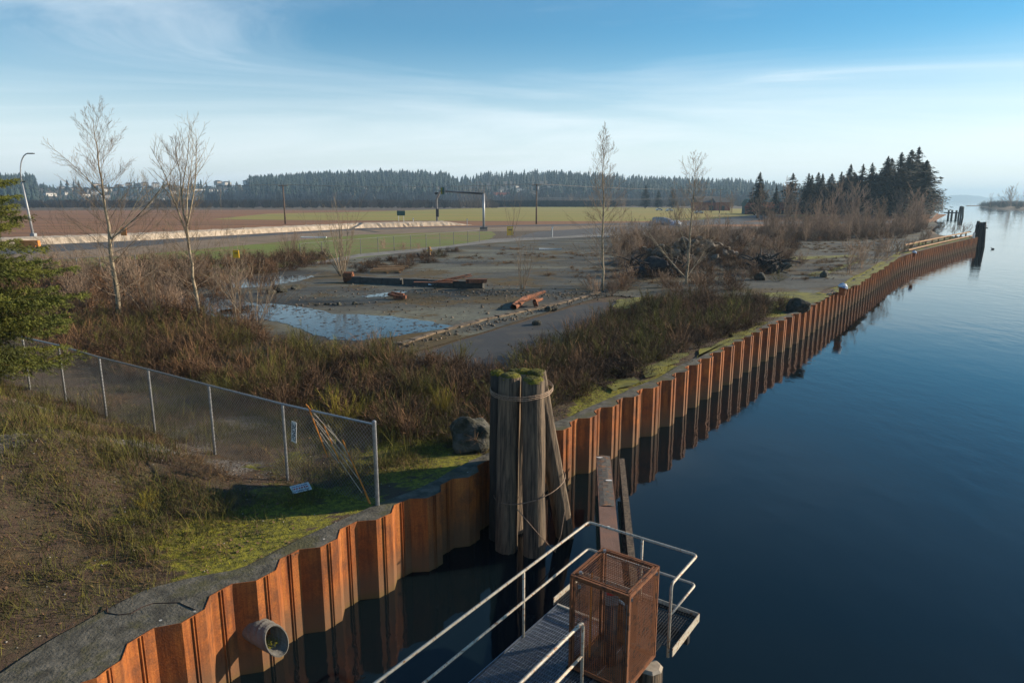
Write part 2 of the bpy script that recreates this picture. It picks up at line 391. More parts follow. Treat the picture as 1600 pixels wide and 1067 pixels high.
def ground_mat():
    m = bpy.data.materials.new('soil_and_moss'); m.use_nodes = True
    n = m.node_tree.nodes; l = m.node_tree.links.new; b = n['Principled BSDF']; b.inputs['Roughness'].default_value = .95
    g = n.new('ShaderNodeNewGeometry'); at = n.new('ShaderNodeAttribute'); at.attribute_name = 'tint'
    sp = n.new('ShaderNodeSeparateColor'); l(at.outputs['Color'], sp.inputs[0])
    def noise(s, d=6, r=.65):
        t = n.new('ShaderNodeTexNoise'); t.inputs['Scale'].default_value = s; t.inputs['Detail'].default_value = d; t.inputs['Roughness'].default_value = r
        l(g.outputs['Position'], t.inputs['Vector']); return t.outputs[0]
    def ramp(src, stops):
        r_ = n.new('ShaderNodeValToRGB'); l(src, r_.inputs[0])
        el = r_.color_ramp.elements
        while len(el) < len(stops): el.new(.5)
        for e, (p_, c_) in zip(el, stops): e.position = p_; e.color = (*c_, 1)
        return r_.outputs[0]
    soil = ramp(noise(2.5, 8, .7), [(.3, (.040, .026, .018)), (.45, (.085, .052, .032)), (.58, (.075, .06, .028)), (.72, (.15, .10, .06))])
    mossc = ramp(noise(7, 9, .75), [(.33, (.04, .045, .010)), (.45, (.12, .115, .012)), (.55, (.22, .21, .014)), (.70, (.36, .32, .022))])
    grav = ramp(noise(45, 3), [(.4, (.07, .06, .05)), (.52, (.16, .14, .12)), (.68, (.34, .31, .27))])
    def mix(f, a, b_):
        x = n.new('ShaderNodeMix'); x.data_type = 'RGBA'; l(f, x.inputs['Factor']); l(a, x.inputs['A']); l(b_, x.inputs['B']); return x.outputs['Result']
    def sharpen(v, ns, amt=.5, a=.35, b_=.65):
        ad = n.new('ShaderNodeMath'); ad.operation = 'MULTIPLY_ADD'; l(ns, ad.inputs[0]); ad.inputs[1].default_value = amt * 2; ad.inputs[2].default_value = -amt
        sm = n.new('ShaderNodeMath'); sm.operation = 'ADD'; l(v, sm.inputs[0]); l(ad.outputs[0], sm.inputs[1])
        mr = n.new('ShaderNodeMapRange'); l(sm.outputs[0], mr.inputs[0]); mr.inputs[1].default_value = a; mr.inputs[2].default_value = b_; return mr.outputs[0]
    c = mix(sharpen(sp.outputs[1], noise(6, 6), .6), soil, grav)
    c = mix(sharpen(sp.outputs[0], noise(5, 7), .7), c, mossc)
    l(c, b.inputs['Base Color'])
    bp = n.new('ShaderNodeBump'); bp.inputs['Distance'].default_value = .06; bp.inputs['Strength'].default_value = 1
    l(noise(18, 8, .7), bp.inputs['Height']); l(bp.outputs[0], b.inputs['Normal'])
    return m
M['ground'] = ground_mat()
ground = gm.build('ground', M['ground'], smooth=True, col=rgb)
tag(ground, kind='structure')

# ------------------------------------------------------------------ water
def water_mat(name, base, wave=1.0):
    m = bpy.data.materials.new(name); m.use_nodes = True
    n = m.node_tree.nodes; l = m.node_tree.links.new; b = n['Principled BSDF']
    b.inputs['Base Color'].default_value = (*base, 1); b.inputs['Roughness'].default_value = .035; b.inputs['IOR'].default_value = 1.333
    g = n.new('ShaderNodeNewGeometry')
    mp_ = n.new('ShaderNodeMapping'); mp_.inputs['Scale'].default_value = (1, .55, 1); mp_.inputs['Rotation'].default_value = (0, 0, R(30)); l(g.outputs['Position'], mp_.inputs[0])
    t1 = n.new('ShaderNodeTexNoise'); t1.inputs['Scale'].default_value = .9; t1.inputs['Detail'].default_value = 5; t1.inputs['Roughness'].default_value = .55; l(mp_.outputs[0], t1.inputs['Vector'])
    t2 = n.new('ShaderNodeTexNoise'); t2.inputs['Scale'].default_value = .06; t2.inputs['Detail'].default_value = 3; l(mp_.outputs[0], t2.inputs['Vector'])
    mr = n.new('ShaderNodeMapRange'); l(t2.outputs[0], mr.inputs[0]); mr.inputs[1].default_value = .40; mr.inputs[2].default_value = .68; mr.inputs[3].default_value = .12; mr.inputs[4].default_value = 1
    mu = n.new('ShaderNodeMath'); mu.operation = 'MULTIPLY'; l(t1.outputs[0], mu.inputs[0]); l(mr.outputs[0], mu.inputs[1])
    bp = n.new('ShaderNodeBump'); bp.inputs['Distance'].default_value = .035 * wave; bp.inputs['Strength'].default_value = 1
    l(mu.outputs[0], bp.inputs['Height']); l(bp.outputs[0], b.inputs['Normal'])
    return m
M['water'] = water_mat('river_water', (.004, .009, .012))
wm = MB(); wm.add([(-400, -60, 0), (12000, -60, 0), (12000, 9500, 0), (-400, 9500, 0)], [(0, 1, 2, 3)])
tag(wm.build('river_water', M['water']), kind='structure')
# river bed below the far bank
bed = MB(); bed.add([(-400, -60, -1.8), (12000, -60, -1.8), (12000, 9500, -1.8), (-400, 9500, -1.8)], [(0, 1, 2, 3)])
tag(bed.build('river_bed', M['concrete_dark']), kind='structure')

# ------------------------------------------------------------------ sheets on the ground: fields, road, yard
def sheet(name, px, z, m, raw=False, jag=0.0, sub=1):
    pts = [Vector((*p, z)) if raw else P(p[0], p[1], z) for p in px]
    out = []
    for i in range(len(pts)):
        a, b = pts[i], pts[(i + 1) % len(pts)]
        k = max(1, int((b - a).length / sub)) if jag else 1
        nn = (b - a).cross(Vector((0, 0, 1))).normalized()
        for j in range(k):
            q = a.lerp(b, j / k)
            if jag:
                dd = (float(fbm(np.array(q.x / sub * .6 + 50), np.array(q.y / sub * .6 + 50), 4)) - .5) * 2 * jag
                q = q + nn * dd
            out.append(q)
    mb = MB(); mb.add([tuple(q) for q in out], [tuple(range(len(out)))])
    o = mb.build(name, m)
    return tag(o, kind='structure')
M['plough'] = mat('ploughed_soil', (.26, .105, .034), (.15, .062, .022), .05, .95, 0, .15, .8, c3=(.21, .092, .030), stretch=(.3, 2, 1))
M['field'] = mat('green_field', (.19, .19, .022), (.29, .20, .035), .02, .95, 0, .1, 1, c3=(.24, .21, .028), stretch=(.3, 2.5, 1))
M['verge'] = mat('grass_verge', (.13, .165, .006), (.17, .125, .025), .12, .95, 0, .05, 2, c3=(.11, .145, .006), stretch=(.4, 2, 1))
M['tan_verge'] = mat('dry_verge', (.22, .15, .095), (.15, .11, .06), .3, .95, 0, .05, 2)
M['road'] = mat('road_asphalt', (.05, .052, .056), (.065, .065, .068), .5, .9)
M['gravel_path'] = mat('pale_gravel_path', (.22, .21, .19), (.14, .135, .12), 1, .95, 0, .03, 20)
def yard_mat():
    m = mat('yard_asphalt', (.150, .152, .112), (.045, .046, .042), .13, .95, 0, .01, 14, c3=(.095, .095, .078), stretch=(.6, 1.7, 1), lo=.36, hi=.62)
    n = m.node_tree.nodes; l = m.node_tree.links.new; b = n['Principled BSDF']
    src = b.inputs['Base Color'].links[0].from_socket
    g = n.new('ShaderNodeNewGeometry')
    t = n.new('ShaderNodeTexNoise'); t.inputs['Scale'].default_value = .22; t.inputs['Detail'].default_value = 9; t.inputs['Roughness'].default_value = .7; l(g.outputs['Position'], t.inputs['Vector'])
    r_ = n.new('ShaderNodeValToRGB'); l(t.outputs[0], r_.inputs[0]); r_.color_ramp.elements[0].position = .51; r_.color_ramp.elements[1].position = .57
    mx = n.new('ShaderNodeMix'); mx.data_type = 'RGBA'; l(r_.outputs[0], mx.inputs['Factor']); l(src, mx.inputs['A']); mx.inputs['B'].default_value = (.092, .066, .028, 1)
    t3 = n.new('ShaderNodeTexNoise'); t3.inputs['Scale'].default_value = 3.5; t3.inputs['Detail'].default_value = 6; l(g.outputs['Position'], t3.inputs['Vector'])
    r3 = n.new('ShaderNodeMapRange'); l(t3.outputs[0], r3.inputs[0]); r3.inputs[1].default_value = .3; r3.inputs[2].default_value = .7; r3.inputs[3].default_value = .72; r3.inputs[4].default_value = 1.28
    hs = n.new('ShaderNodeHueSaturation'); l(r3.outputs[0], hs.inputs['Value']); l(mx.outputs['Result'], hs.inputs['Color'])
    l(hs.outputs[0], b.inputs['Base Color'])
    t2 = n.new('ShaderNodeTexNoise'); t2.inputs['Scale'].default_value = .13; t2.inputs['Detail'].default_value = 5; l(g.outputs['Position'], t2.inputs['Vector'])
    mr = n.new('ShaderNodeMapRange'); l(t2.outputs[0], mr.inputs[0]); mr.inputs[1].default_value = .42; mr.inputs[2].default_value = .6; mr.inputs[3].default_value = 1; mr.inputs[4].default_value = .75
    l(mr.outputs[0], b.inputs['Roughness']); b.inputs['Specular IOR Level'].default_value = .25
    return m
M['yard'] = yard_mat()
ZF = 1.72
sheet('brown_field', [(-700, 380), (-700, 331), (0, 329), (420, 328), (1480, 335), (1450, 352), (840, 356), (560, 360), (60, 386)], ZF, M['plough'])
sheet('green_field', [(330, 343), (420, 334), (560, 331.5), (760, 325), (860, 322.6), (1000, 324.5), (1300, 328), (1300, 338), (1000, 346), (860, 345.5), (560, 344.5)], ZF + .006, M['field'])
sheet('grass_verge', [(-300, 450), (-300, 402), (230, 393), (560, 366), (700, 361), (770, 362), (770, 378), (640, 398), (560, 412), (420, 425), (200, 440)], ZF + .006, M['verge'], jag=1.2, sub=3)
sheet('dry_verge', [(-300, 432), (-300, 420), (60, 393), (230, 382), (300, 374), (560, 358), (1000, 352), (1000, 358), (700, 363), (560, 367), (230, 397)], ZF + .012, M['tan_verge'], jag=.5, sub=3)
sheet('highway', [(-500, 425), (-500, 402), (60, 381), (230, 375.5), (300, 371), (560, 357), (1000, 348), (1420, 345), (1420, 349), (1000, 351.5), (700, 355.5), (560, 359.4), (300, 376), (230, 384), (60, 395)], ZF + .018, M['road'])
sheet('gravel_path', [(430, 420), (560, 397), (700, 384), (770, 373.5), (1010, 361), (1010, 365), (800, 377), (700, 388.5), (560, 402), (440, 425)], ZF + .018, M['gravel_path'])
sheet('side_road', [(800, 372), (840, 362), (1000, 352), (1180, 336), (1250, 336), (1200, 343), (1000, 361), (850, 371)], ZF + .024, M['road'])
sheet('asphalt_yard', [(300, 560), (250, 500), (300, 452), (420, 428), (520, 408), (760, 380), (880, 372), (1100, 366), (1300, 372), (1440, 352), (1458, 346), (1466, 351), (1440, 372), (1400, 396), (1310, 446), (1240, 468), (1180, 472), (1080, 470), (960, 462), (930, 466), (640, 552), (500, 560)], ZF + .030, M['yard'], jag=.25, sub=1)
M['yard_dark'] = mat('damp_dark_asphalt', (.038, .040, .040), (.055, .05, .042), .5, .8, 0, .01, 12, c3=(.03, .032, .034))
sheet('damp_asphalt', [(600, 575), (700, 538), (800, 508), (900, 478), (935, 472), (1000, 474), (940, 500), (900, 520), (860, 560), (740, 590)], ZF + .036, M['yard_dark'], jag=.3, sub=.8)
M['kerbdust'] = mat('leaf_covered_kerb_strip', (.20, .15, .10), (.07, .055, .04), 2.5, .95, 0, .03, 14)

# puddles
def puddle_mat():
    m = bpy.data.materials.new('puddle_water'); m.use_nodes = True
    n = m.node_tree.nodes; l = m.node_tree.links.new; b = n['Principled BSDF']
    b.inputs['IOR'].default_value = 1.333
    g = n.new('ShaderNodeNewGeometry')
    mp_ = n.new('ShaderNodeMapping'); mp_.inputs['Scale'].default_value = (1.0, .55, 1); l(g.outputs['Position'], mp_.inputs[0])
    t = n.new('ShaderNodeTexNoise'); t.inputs['Scale'].default_value = 3.2; t.inputs['Detail'].default_value = 7; t.inputs['Roughness'].default_value = .72; l(mp_.outputs[0], t.inputs['Vector'])
    r_ = n.new('ShaderNodeValToRGB'); l(t.outputs[0], r_.inputs[0]); r_.color_ramp.elements[0].position = .555; r_.color_ramp.elements[1].position = .60
    mx = n.new('ShaderNodeMix'); mx.data_type = 'RGBA'; l(r_.outputs[0], mx.inputs['Factor']); mx.inputs['A'].default_value = (.03, .032, .035, 1); mx.inputs['B'].default_value = (.05, .038, .03, 1)
    l(mx.outputs['Result'], b.inputs['Base Color'])
    mr = n.new('ShaderNodeMapRange'); l(r_.outputs[0], mr.inputs[0]); mr.inputs[3].default_value = .03; mr.inputs[4].default_value = .9; l(mr.outputs[0], b.inputs['Roughness'])
    sp = n.new('ShaderNodeMapRange'); l(r_.outputs[0], sp.inputs[0]); sp.inputs[3].default_value = .5; sp.inputs[4].default_value = .2; l(sp.outputs[0], b.inputs['Specular IOR Level'])
    bp = n.new('ShaderNodeBump'); bp.inputs['Distance'].default_value = .004; t2 = n.new('ShaderNodeTexNoise'); t2.inputs['Scale'].default_value = 5; l(g.outputs['Position'], t2.inputs['Vector'])
    l(t2.outputs[0], bp.inputs['Height']); l(bp.outputs[0], b.inputs['Normal'])
    return m
M['puddle'] = puddle_mat()
PZ = ZF + .042
def puddle(px, label):
    o = sheet('puddle', px, PZ, M['puddle'], jag=.35, sub=.4)
    o['kind'] = 'structure'
    return o
puddle([(395, 476), (425, 474), (470, 480), (520, 490), (560, 491), (610, 494), (650, 499), (705, 509), (690, 514), (640, 522), (600, 528), (560, 532), (520, 530), (480, 519), (440, 504), (400, 500), (360, 496), (330, 494), (330, 488)], '')
puddle([(345, 441), (400, 434), (440, 431), (492, 430.5), (480, 436), (455, 441), (420, 448), (370, 450), (345, 447)], '')
puddle([(565, 463), (590, 459), (625, 454.5), (642, 454.5), (630, 458), (600, 463.5), (570, 465)], '')
puddle([(215, 474), (290, 462), (340, 466), (400, 474), (390, 490), (320, 493), (270, 491), (220, 482)], '')

M['mosspatch'] = mat('yellow_moss_patch', (.20, .19, .02), (.07, .075, .02), 1.4, .95, 0, .03, 20, c3=(.13, .13, .018))
for pl in ([(1190, 458), (1240, 455), (1296, 462), (1302, 458), (1285, 470), (1262, 474), (1235, 466), (1195, 464)], [(1305, 452), (1330, 440), (1370, 418), (1400, 402), (1404, 405), (1372, 424), (1335, 447), (1312, 458)], [(1262, 428), (1300, 420), (1340, 406), (1350, 408), (1305, 424), (1266, 432)],
           [(1085, 552), (1115, 540), (1180, 508), (1190, 510), (1120, 546), (1088, 560)], [(945, 602), (985, 590), (1000, 596), (950, 612)], [(1010, 575), (1050, 552), (1090, 548), (1060, 566), (1012, 590)], [(1020, 405), (1090, 398), (1100, 401), (1030, 409)], [(1230, 402), (1330, 398), (1345, 401), (1240, 406)], [(960, 470), (1020, 462), (1040, 468), (1000, 480), (955, 484)]):
    sheet('moss_patch', pl, PZ + .008, M['mosspatch'], jag=.5, sub=.5)
# low kerb between the yard and the damp strip
kb = MB()
kp = [P(x, y, ZF) for x, y in [(625, 540), (680, 522), (760, 500), (850, 481), (905, 467), (935, 458)]]
for i in range(len(kp) - 1):
    n_ = max(2, int((kp[i + 1] - kp[i]).length / .8))
    for j in range(n_):
        a = kp[i].lerp(kp[i + 1], j / n_); b = kp[i].lerp(kp[i + 1], (j + .97) / n_)
        kb.bar(a + Vector((0, 0, .05)), b + Vector((rnd.uniform(-.05, .05), 0, .03 + rnd.uniform(-.03, .03))), .34 + rnd.uniform(-.12, .12), .16)
tag(kb.build('kerb', M['kerbdust']), kind='structure')

# pale lumpy preload berm along the highway
def lumpy_ridge(name, pts, wd, ht, m, seg=.8, kind='structure'):
    mb = MB(); prof = [(-.5, 0), (-.38, .75), (-.12, 1.0), (.12, 1.0), (.38, .8), (.5, 0)]
    P_ = [];
    for i in range(len(pts) - 1):
        k = max(1, int((pts[i + 1] - pts[i]).length / seg))
        for j in range(k): P_.append(pts[i].lerp(pts[i + 1], j / k))
    P_.append(pts[-1]); v = []; n = len(prof)
    for i, p in enumerate(P_):
        t = (P_[min(i + 1, len(P_) - 1)] - P_[max(i - 1, 0)]).normalized(); s = t.cross(Vector((0, 0, 1)))
        e = min(1, i / 6, (len(P_) - 1 - i) / 10)
        for (a, h) in prof:
            v.append(tuple(p + s * (a * wd * rnd.uniform(.9, 1.1)) + Vector((0, 0, h * ht * max(e, .05) * rnd.uniform(.92, 1.05) - (.1 if h == 0 else 0)))))
    f = []
    for i in range(len(P_) - 1):
        for k in range(n - 1): a = i * n + k; f.append((a, a + 1, a + n + 1, a + n))
    mb.add(v, f); o = mb.build(name, m, smooth=False)
    return tag(o, kind=kind)
M['berm'] = mat('pale_berm_gravel', (.46, .39, .31), (.34, .28, .21), 1.2, .95, 0, .1, 3)
lumpy_ridge('gravel_berm', [P(x, y, ZF) for x, y in [(-400, 396), (20, 383.5), (230, 374.5), (400, 364.5), (560, 356.2), (660, 353.4), (733, 351.5)]], 3.4, 1.15, M['berm'])

# ------------------------------------------------------------------ sheet pile wall
def rust_wall_mat():
    m = bpy.data.materials.new('rusted_sheet_steel'); m.use_nodes = True
    n = m.node_tree.nodes; l = m.node_tree.links.new; b = n['Principled BSDF']; b.inputs['Roughness'].default_value = .72; b.inputs['Specular IOR Level'].default_value = .35
    g = n.new('ShaderNodeNewGeometry')
    mp_ = n.new('ShaderNodeMapping'); mp_.inputs['Scale'].default_value = (7, 7, .5); l(g.outputs['Position'], mp_.inputs[0])
    t = n.new('ShaderNodeTexNoise'); t.inputs['Scale'].default_value = 1.2; t.inputs['Detail'].default_value = 8; t.inputs['Roughness'].default_value = .6; l(mp_.outputs[0], t.inputs['Vector'])
    r_ = n.new('ShaderNodeValToRGB'); l(t.outputs[0], r_.inputs[0])
    e = r_.color_ramp.elements; e[0].position = .32; e[0].color = (.15, .042, .012, 1); e[1].position = .7; e[1].color = (.44, .155, .034, 1)
    q = e.new(.5); q.color = (.32, .098, .022, 1)
    tp = n.new('ShaderNodeTexNoise'); tp.inputs['Scale'].default_value = 1.9; tp.inputs['Detail'].default_value = 9; tp.inputs['Roughness'].default_value = .72; l(g.outputs['Position'], tp.inputs['Vector'])
    rp = n.new('ShaderNodeValToRGB'); l(tp.outputs[0], rp.inputs[0]); rp.color_ramp.elements[0].position = .45; rp.color_ramp.elements[1].position = .62; rp.color_ramp.elements[1].color = (.75, .75, .75, 1)
    mp2 = n.new('ShaderNodeMix'); mp2.data_type = 'RGBA'; l(rp.outputs[0], mp2.inputs['Factor']); l(r_.outputs[0], mp2.inputs['A']); mp2.inputs['B'].default_value = (.115, .046, .022, 1)
    t4 = n.new('ShaderNodeTexNoise'); t4.inputs['Scale'].default_value = 38; t4.inputs['Detail'].default_value = 4; l(g.outputs['Position'], t4.inputs['Vector'])
    r4 = n.new('ShaderNodeMapRange'); l(t4.outputs[0], r4.inputs[0]); r4.inputs[1].default_value = .3; r4.inputs[2].default_value = .7; r4.inputs[3].default_value = .75; r4.inputs[4].default_value = 1.2
    oi = n.new('ShaderNodeObjectInfo'); r5 = n.new('ShaderNodeMapRange'); l(oi.outputs['Random'], r5.inputs[0]); r5.inputs[3].default_value = .78; r5.inputs[4].default_value = 1.12
    mm = n.new('ShaderNodeMath'); mm.operation = 'MULTIPLY'; l(r4.outputs[0], mm.inputs[0]); l(r5.outputs[0], mm.inputs[1])
    hs = n.new('ShaderNodeHueSaturation'); l(mm.outputs[0], hs.inputs['Value']); l(mp2.outputs['Result'], hs.inputs['Color'])
    # tide band: greyer below 0.75 m, green algae at the very bottom
    sp = n.new('ShaderNodeSeparateXYZ'); l(g.outputs['Position'], sp.inputs[0])
    t2 = n.new('ShaderNodeTexNoise'); t2.inputs['Scale'].default_value = 1.3; l(g.outputs['Position'], t2.inputs['Vector'])
    ad = n.new('ShaderNodeMath'); ad.operation = 'MULTIPLY_ADD'; l(t2.outputs[0], ad.inputs[0]); ad.inputs[1].default_value = .55; l(sp.outputs[2], ad.inputs[2])
    f1 = n.new('ShaderNodeMapRange'); l(ad.outputs[0], f1.inputs[0]); f1.inputs[1].default_value = .60; f1.inputs[2].default_value = 1.25; f1.inputs[3].default_value = .85; f1.inputs[4].default_value = 0
    m1 = n.new('ShaderNodeMix'); m1.data_type = 'RGBA'; l(f1.outputs[0], m1.inputs['Factor']); l(hs.outputs[0], m1.inputs['A']); m1.inputs['B'].default_value = (.15, .085, .045, 1)
    f2 = n.new('ShaderNodeMapRange'); l(ad.outputs[0], f2.inputs[0]); f2.inputs[1].default_value = .18; f2.inputs[2].default_value = .42; f2.inputs[3].default_value = .8; f2.inputs[4].default_value = 0
    m2 = n.new('ShaderNodeMix'); m2.data_type = 'RGBA'; l(f2.outputs[0], m2.inputs['Factor']); l(m1.outputs['Result'], m2.inputs['A']); m2.inputs['B'].default_value = (.115, .085, .022, 1)
    l(m2.outputs['Result'], b.inputs['Base Color'])
    bp = n.new('ShaderNodeBump'); bp.inputs['Distance'].default_value = .004; l(t4.outputs[0], bp.inputs['Height']); l(bp.outputs[0], b.inputs['Normal'])
    return m
M['wall'] = rust_wall_mat()
M['seam'] = mat('dark_interlock', (.05, .022, .012), (.03, .014, .01), 6, .85)
HALF, DEP = .70, .13       # half wavelength, half depth; pan .42, web run .28
def pile_mesh(sign, name):
    # local: x along wall, y outwards (to the water); centre of one pan at each end
    pts = [(-HALF / 2, -sign * DEP), (-.14, -sign * DEP), (.14, sign * DEP), (HALF / 2, sign * DEP)]
    v = []; f = []; th = .012
    for (x, y) in pts:
        for z in (-1.2, 1.76): v.append((x, y, z))
    for i in range(3): a = i * 2; f.append((a, a + 2, a + 3, a + 1))
    k = len(v)
    for (x, y) in pts:
        for z in (-1.2, 1.76): v.append((x, y - .014, z))
    for i in range(3): a = k + i * 2; f.append((a, a + 1, a + 3, a + 2)); b_ = i * 2; f.append((b_ + 1, b_ + 3, a + 3, a + 1))
    # interlock knuckles at the right-hand end
    x0 = HALF / 2; y0 = sign * DEP
    for (dx_, w_, h_) in ((-.045, .022, .028), (.012, .022, .022)):
        c = len(v)
        for z in (-1.2, 1.755):
            v += [(x0 + dx_, y0 + .001, z), (x0 + dx_ + .006, y0 + h_, z), (x0 + dx_ + w_ - .006, y0 + h_, z), (x0 + dx_ + w_, y0 + .001, z)]
        for q in range(3): f.append((c + q, c + q + 1, c + 4 + q + 1, c + 4 + q))
        f.append((c + 4, c + 5, c + 6, c + 7))
    me = bpy.data.meshes.new(name); me.from_pydata(v, [], f); me.update(); me.materials.append(M['wall']); return me
pm = {1: pile_mesh(1, 'sheet_pile'), -1: pile_mesh(-1, 'sheet_pile_mirrored')}
# arc length sampling of the wall line
seg = np.linalg.norm(np.diff(wl_pts, axis=0), axis=1); arc = np.concatenate([[0], np.cumsum(seg)])
def wpt(s): return np.array([np.interp(s, arc, wl_pts[:, 0]), np.interp(s, arc, wl_pts[:, 1])])
wall = empty('sheet_pile_wall', (*wpt(10), 0))
tag(wall, 'long corrugated rust-orange sheet steel retaining wall curving along the river', 'river wall')
npile = int(arc[-1] / HALF)
capv = []; sgn = 1
for i in range(npile):
    s0, s1 = i * HALF, (i + 1) * HALF
    a, b = wpt(s0), wpt(s1); d = (b - a); L = np.linalg.norm(d); d /= L; nrm = np.array([d[1], -d[0]])
    if a[1] > 4.5:
        o = link('sheet_pile', pm[sgn], wall)
        c = (a + b) / 2
        o.matrix_world = Matrix(((d[0] * L / HALF, nrm[0], 0, c[0]), (d[1] * L / HALF, nrm[1], 0, c[1]), (0, 0, 1, 0), (0, 0, 0, 1)))
        o.parent = wall; o.matrix_parent_inverse = wall.matrix_basis.inverted()
    for (q, yy) in ((0, -sgn), (.3, -sgn), (.7, sgn)):
        capv.append((a + d * L * q + nrm * (yy * DEP - .02), c if a[1] > 4.5 else a, nrm, s0 + HALF * q))
    sgn = -sgn
# concrete cap: outer edge follows the piles, inner edge ragged
mb = MB(); v = []; f = []
def capw(p): return .46 + .80 * float(1 - sstep(np.array(p[1]), 9.6, 11.0)) + .12 * float(fbm(np.array(p[0] * 1.7), np.array(p[1] * 1.7), 3)) - .1 * float(sstep(np.array(p[1]), 20, 40))
for k, (p, c, nrm, s) in enumerate(capv):
    base = wpt(s); wv = capw(base)
    inn = base - nrm * wv; inn2 = base - nrm * (wv - .06)
    mid = base - nrm * (wv * .5)
    zz = 1.742 + .012 * float(fbm(np.array(base[0] * 2), np.array(base[1] * 2), 2))
    v += [(p[0], p[1], 1.40), (p[0], p[1], zz - .012), (p[0] - nrm[0] * .02, p[1] - nrm[1] * .02, zz), (mid[0], mid[1], zz + .008), (inn2[0], inn2[1], zz + .002), (inn[0], inn[1], 1.5)]
for k in range(len(capv) - 1):
    for j in range(5): a = k * 6 + j; f.append((a, a + 1, a + 7, a + 6))
mb.add(v, f)
M['cap'] = mat('mossy_concrete_cap', (.13, .12, .095), (.045, .042, .032), 3.5, .92, 0, .02, 22, c3=(.085, .08, .062))
def capmoss():
    m = M['cap']; n = m.node_tree.nodes; l = m.node_tree.links.new; b = n['Principled BSDF']
    src = b.inputs['Base Color'].links[0].from_socket; g = n.new('ShaderNodeNewGeometry')
    t = n.new('ShaderNodeTexNoise'); t.inputs['Scale'].default_value = .8; t.inputs['Detail'].default_value = 9; t.inputs['Roughness'].default_value = .7; l(g.outputs['Position'], t.inputs['Vector'])
    r_ = n.new('ShaderNodeValToRGB'); l(t.outputs[0], r_.inputs[0]); r_.color_ramp.elements[0].position = .52; r_.color_ramp.elements[1].position = .60
    mx = n.new('ShaderNodeMix'); mx.data_type = 'RGBA'; l(r_.outputs[0], mx.inputs['Factor']); l(src, mx.inputs['A']); mx.inputs['B'].default_value = (.075, .07, .03, 1)
    v_ = n.new('ShaderNodeTexVoronoi'); v_.inputs['Scale'].default_value = 2.6; l(g.outputs['Position'], v_.inputs['Vector'])
    r2 = n.new('ShaderNodeValToRGB'); l(v_.outputs['Distance'], r2.inputs[0]); r2.color_ramp.elements[0].position = .045; r2.color_ramp.elements[0].color = (1, 1, 1, 1); r2.color_ramp.elements[1].position = .07; r2.color_ramp.elements[1].color = (0, 0, 0, 1)
    m2 = n.new('ShaderNodeMix'); m2.data_type = 'RGBA'; l(r2.outputs[0], m2.inputs['Factor']); l(mx.outputs['Result'], m2.inputs['A']); m2.inputs['B'].default_value = (.42, .42, .39, 1)
    l(m2.outputs['Result'], b.inputs['Base Color'])
capmoss()
cap = mb.build('concrete_cap', M['cap']); cap.parent = wall; cap.matrix_parent_inverse = wall.matrix_basis.inverted()
# end return of the wall and corner
er = MB()
for k in range(8):
    a = Vector((83.2, 122.6, 0)) + Vector((-.72, .2, 0)) * k; er.box((a.x, a.y, .3), (.55, .3 if k % 2 else .5, 2.9), rz=-.27)
o = er.build('end_return', M['wall']); o.parent = wall; o.matrix_parent_inverse = wall.matrix_basis.inverted()
# crack in the cap, lower left: a dark joint strip cut into it
cr_ = [P(x, y, 1.757) for x, y in [(166, 944), (168, 957), (185, 960), (205, 958), (222, 948), (240, 942), (280, 941), (290, 946), (305, 952)]]
cm = MB(); cm.tube(cr_, .009, 4)
o = cm.build('cap_crack', M['seam']); o.parent = wall; o.matrix_parent_inverse = wall.matrix_basis.inverted()

# second stretch of sheet wall in the distance
fw = empty('sheet_pile_wall', (146, 241, 0)); tag(fw, 'short distant stretch of red rusty sheet wall before the wooden dock', 'river wall')
mb = MB(); a = Vector((146, 241, 0)); b = Vector((205, 335, 0)); n_ = 60
nn = (b - a).cross(Vector((0, 0, 1))).normalized()
v = []; f = []
for k in range(n_ + 1):
    q = a.lerp(b, k / n_) + nn * (.3 if (k // 1) % 2 else -.3)
    v += [(q.x, q.y, -1), (q.x, q.y, 1.9)]
f = [(2 * k, 2 * k + 2, 2 * k + 3, 2 * k + 1) for k in range(n_)]
mb.add(v, f); o = mb.build('sheeting', M['wall']); o.parent = fw; o.matrix_parent_inverse = fw.matrix_basis.inverted()
mb = MB(); mb.bar(a - nn * .4 + Vector((0, 0, 1.95)), b - nn * .4 + Vector((0, 0, 1.95)), 1.0, .2)
o = mb.build('concrete_cap', M['concrete']); o.parent = fw; o.matrix_parent_inverse = fw.matrix_basis.inverted()

def gz(x, y): return float(ground_z(np.array(x), np.array(y)))
# ------------------------------------------------------------------ vegetation generators
def frusta(mb, A, B, ra, rb, n=3):
    """many tapered twig segments at once"""
    A = np.asarray(A, float); B = np.asarray(B, float); ra = np.asarray(ra, float); rb = np.asarray(rb, float)
    d = B - A; L = np.linalg.norm(d, axis=1, keepdims=True); d = d / np.maximum(L, 1e-6)
    ref = np.where(np.abs(d[:, 2:3]) > .9, np.array([[1., 0, 0]]), np.array([[0, 0, 1.]]))
    x = np.cross(d, ref); x /= np.linalg.norm(x, axis=1, keepdims=True); y = np.cross(d, x)
    N = len(A); v = np.zeros((N, 2 * n, 3))
    for k in range(n):
        c, s_ = math.cos(2 * math.pi * k / n), math.sin(2 * math.pi * k / n)
        o = x * c + y * s_
        v[:, k] = A + o * ra[:, None]; v[:, n + k] = B + o * rb[:, None]
    base = (np.arange(N) * 2 * n)[:, None]
    fs = []
    for k in range(n): fs.append(np.concatenate([base + k, base + (k + 1) % n, base + n + (k + 1) % n, base + n + k], 1))
    mb.addn(v.reshape(-1, 3), np.concatenate(fs))

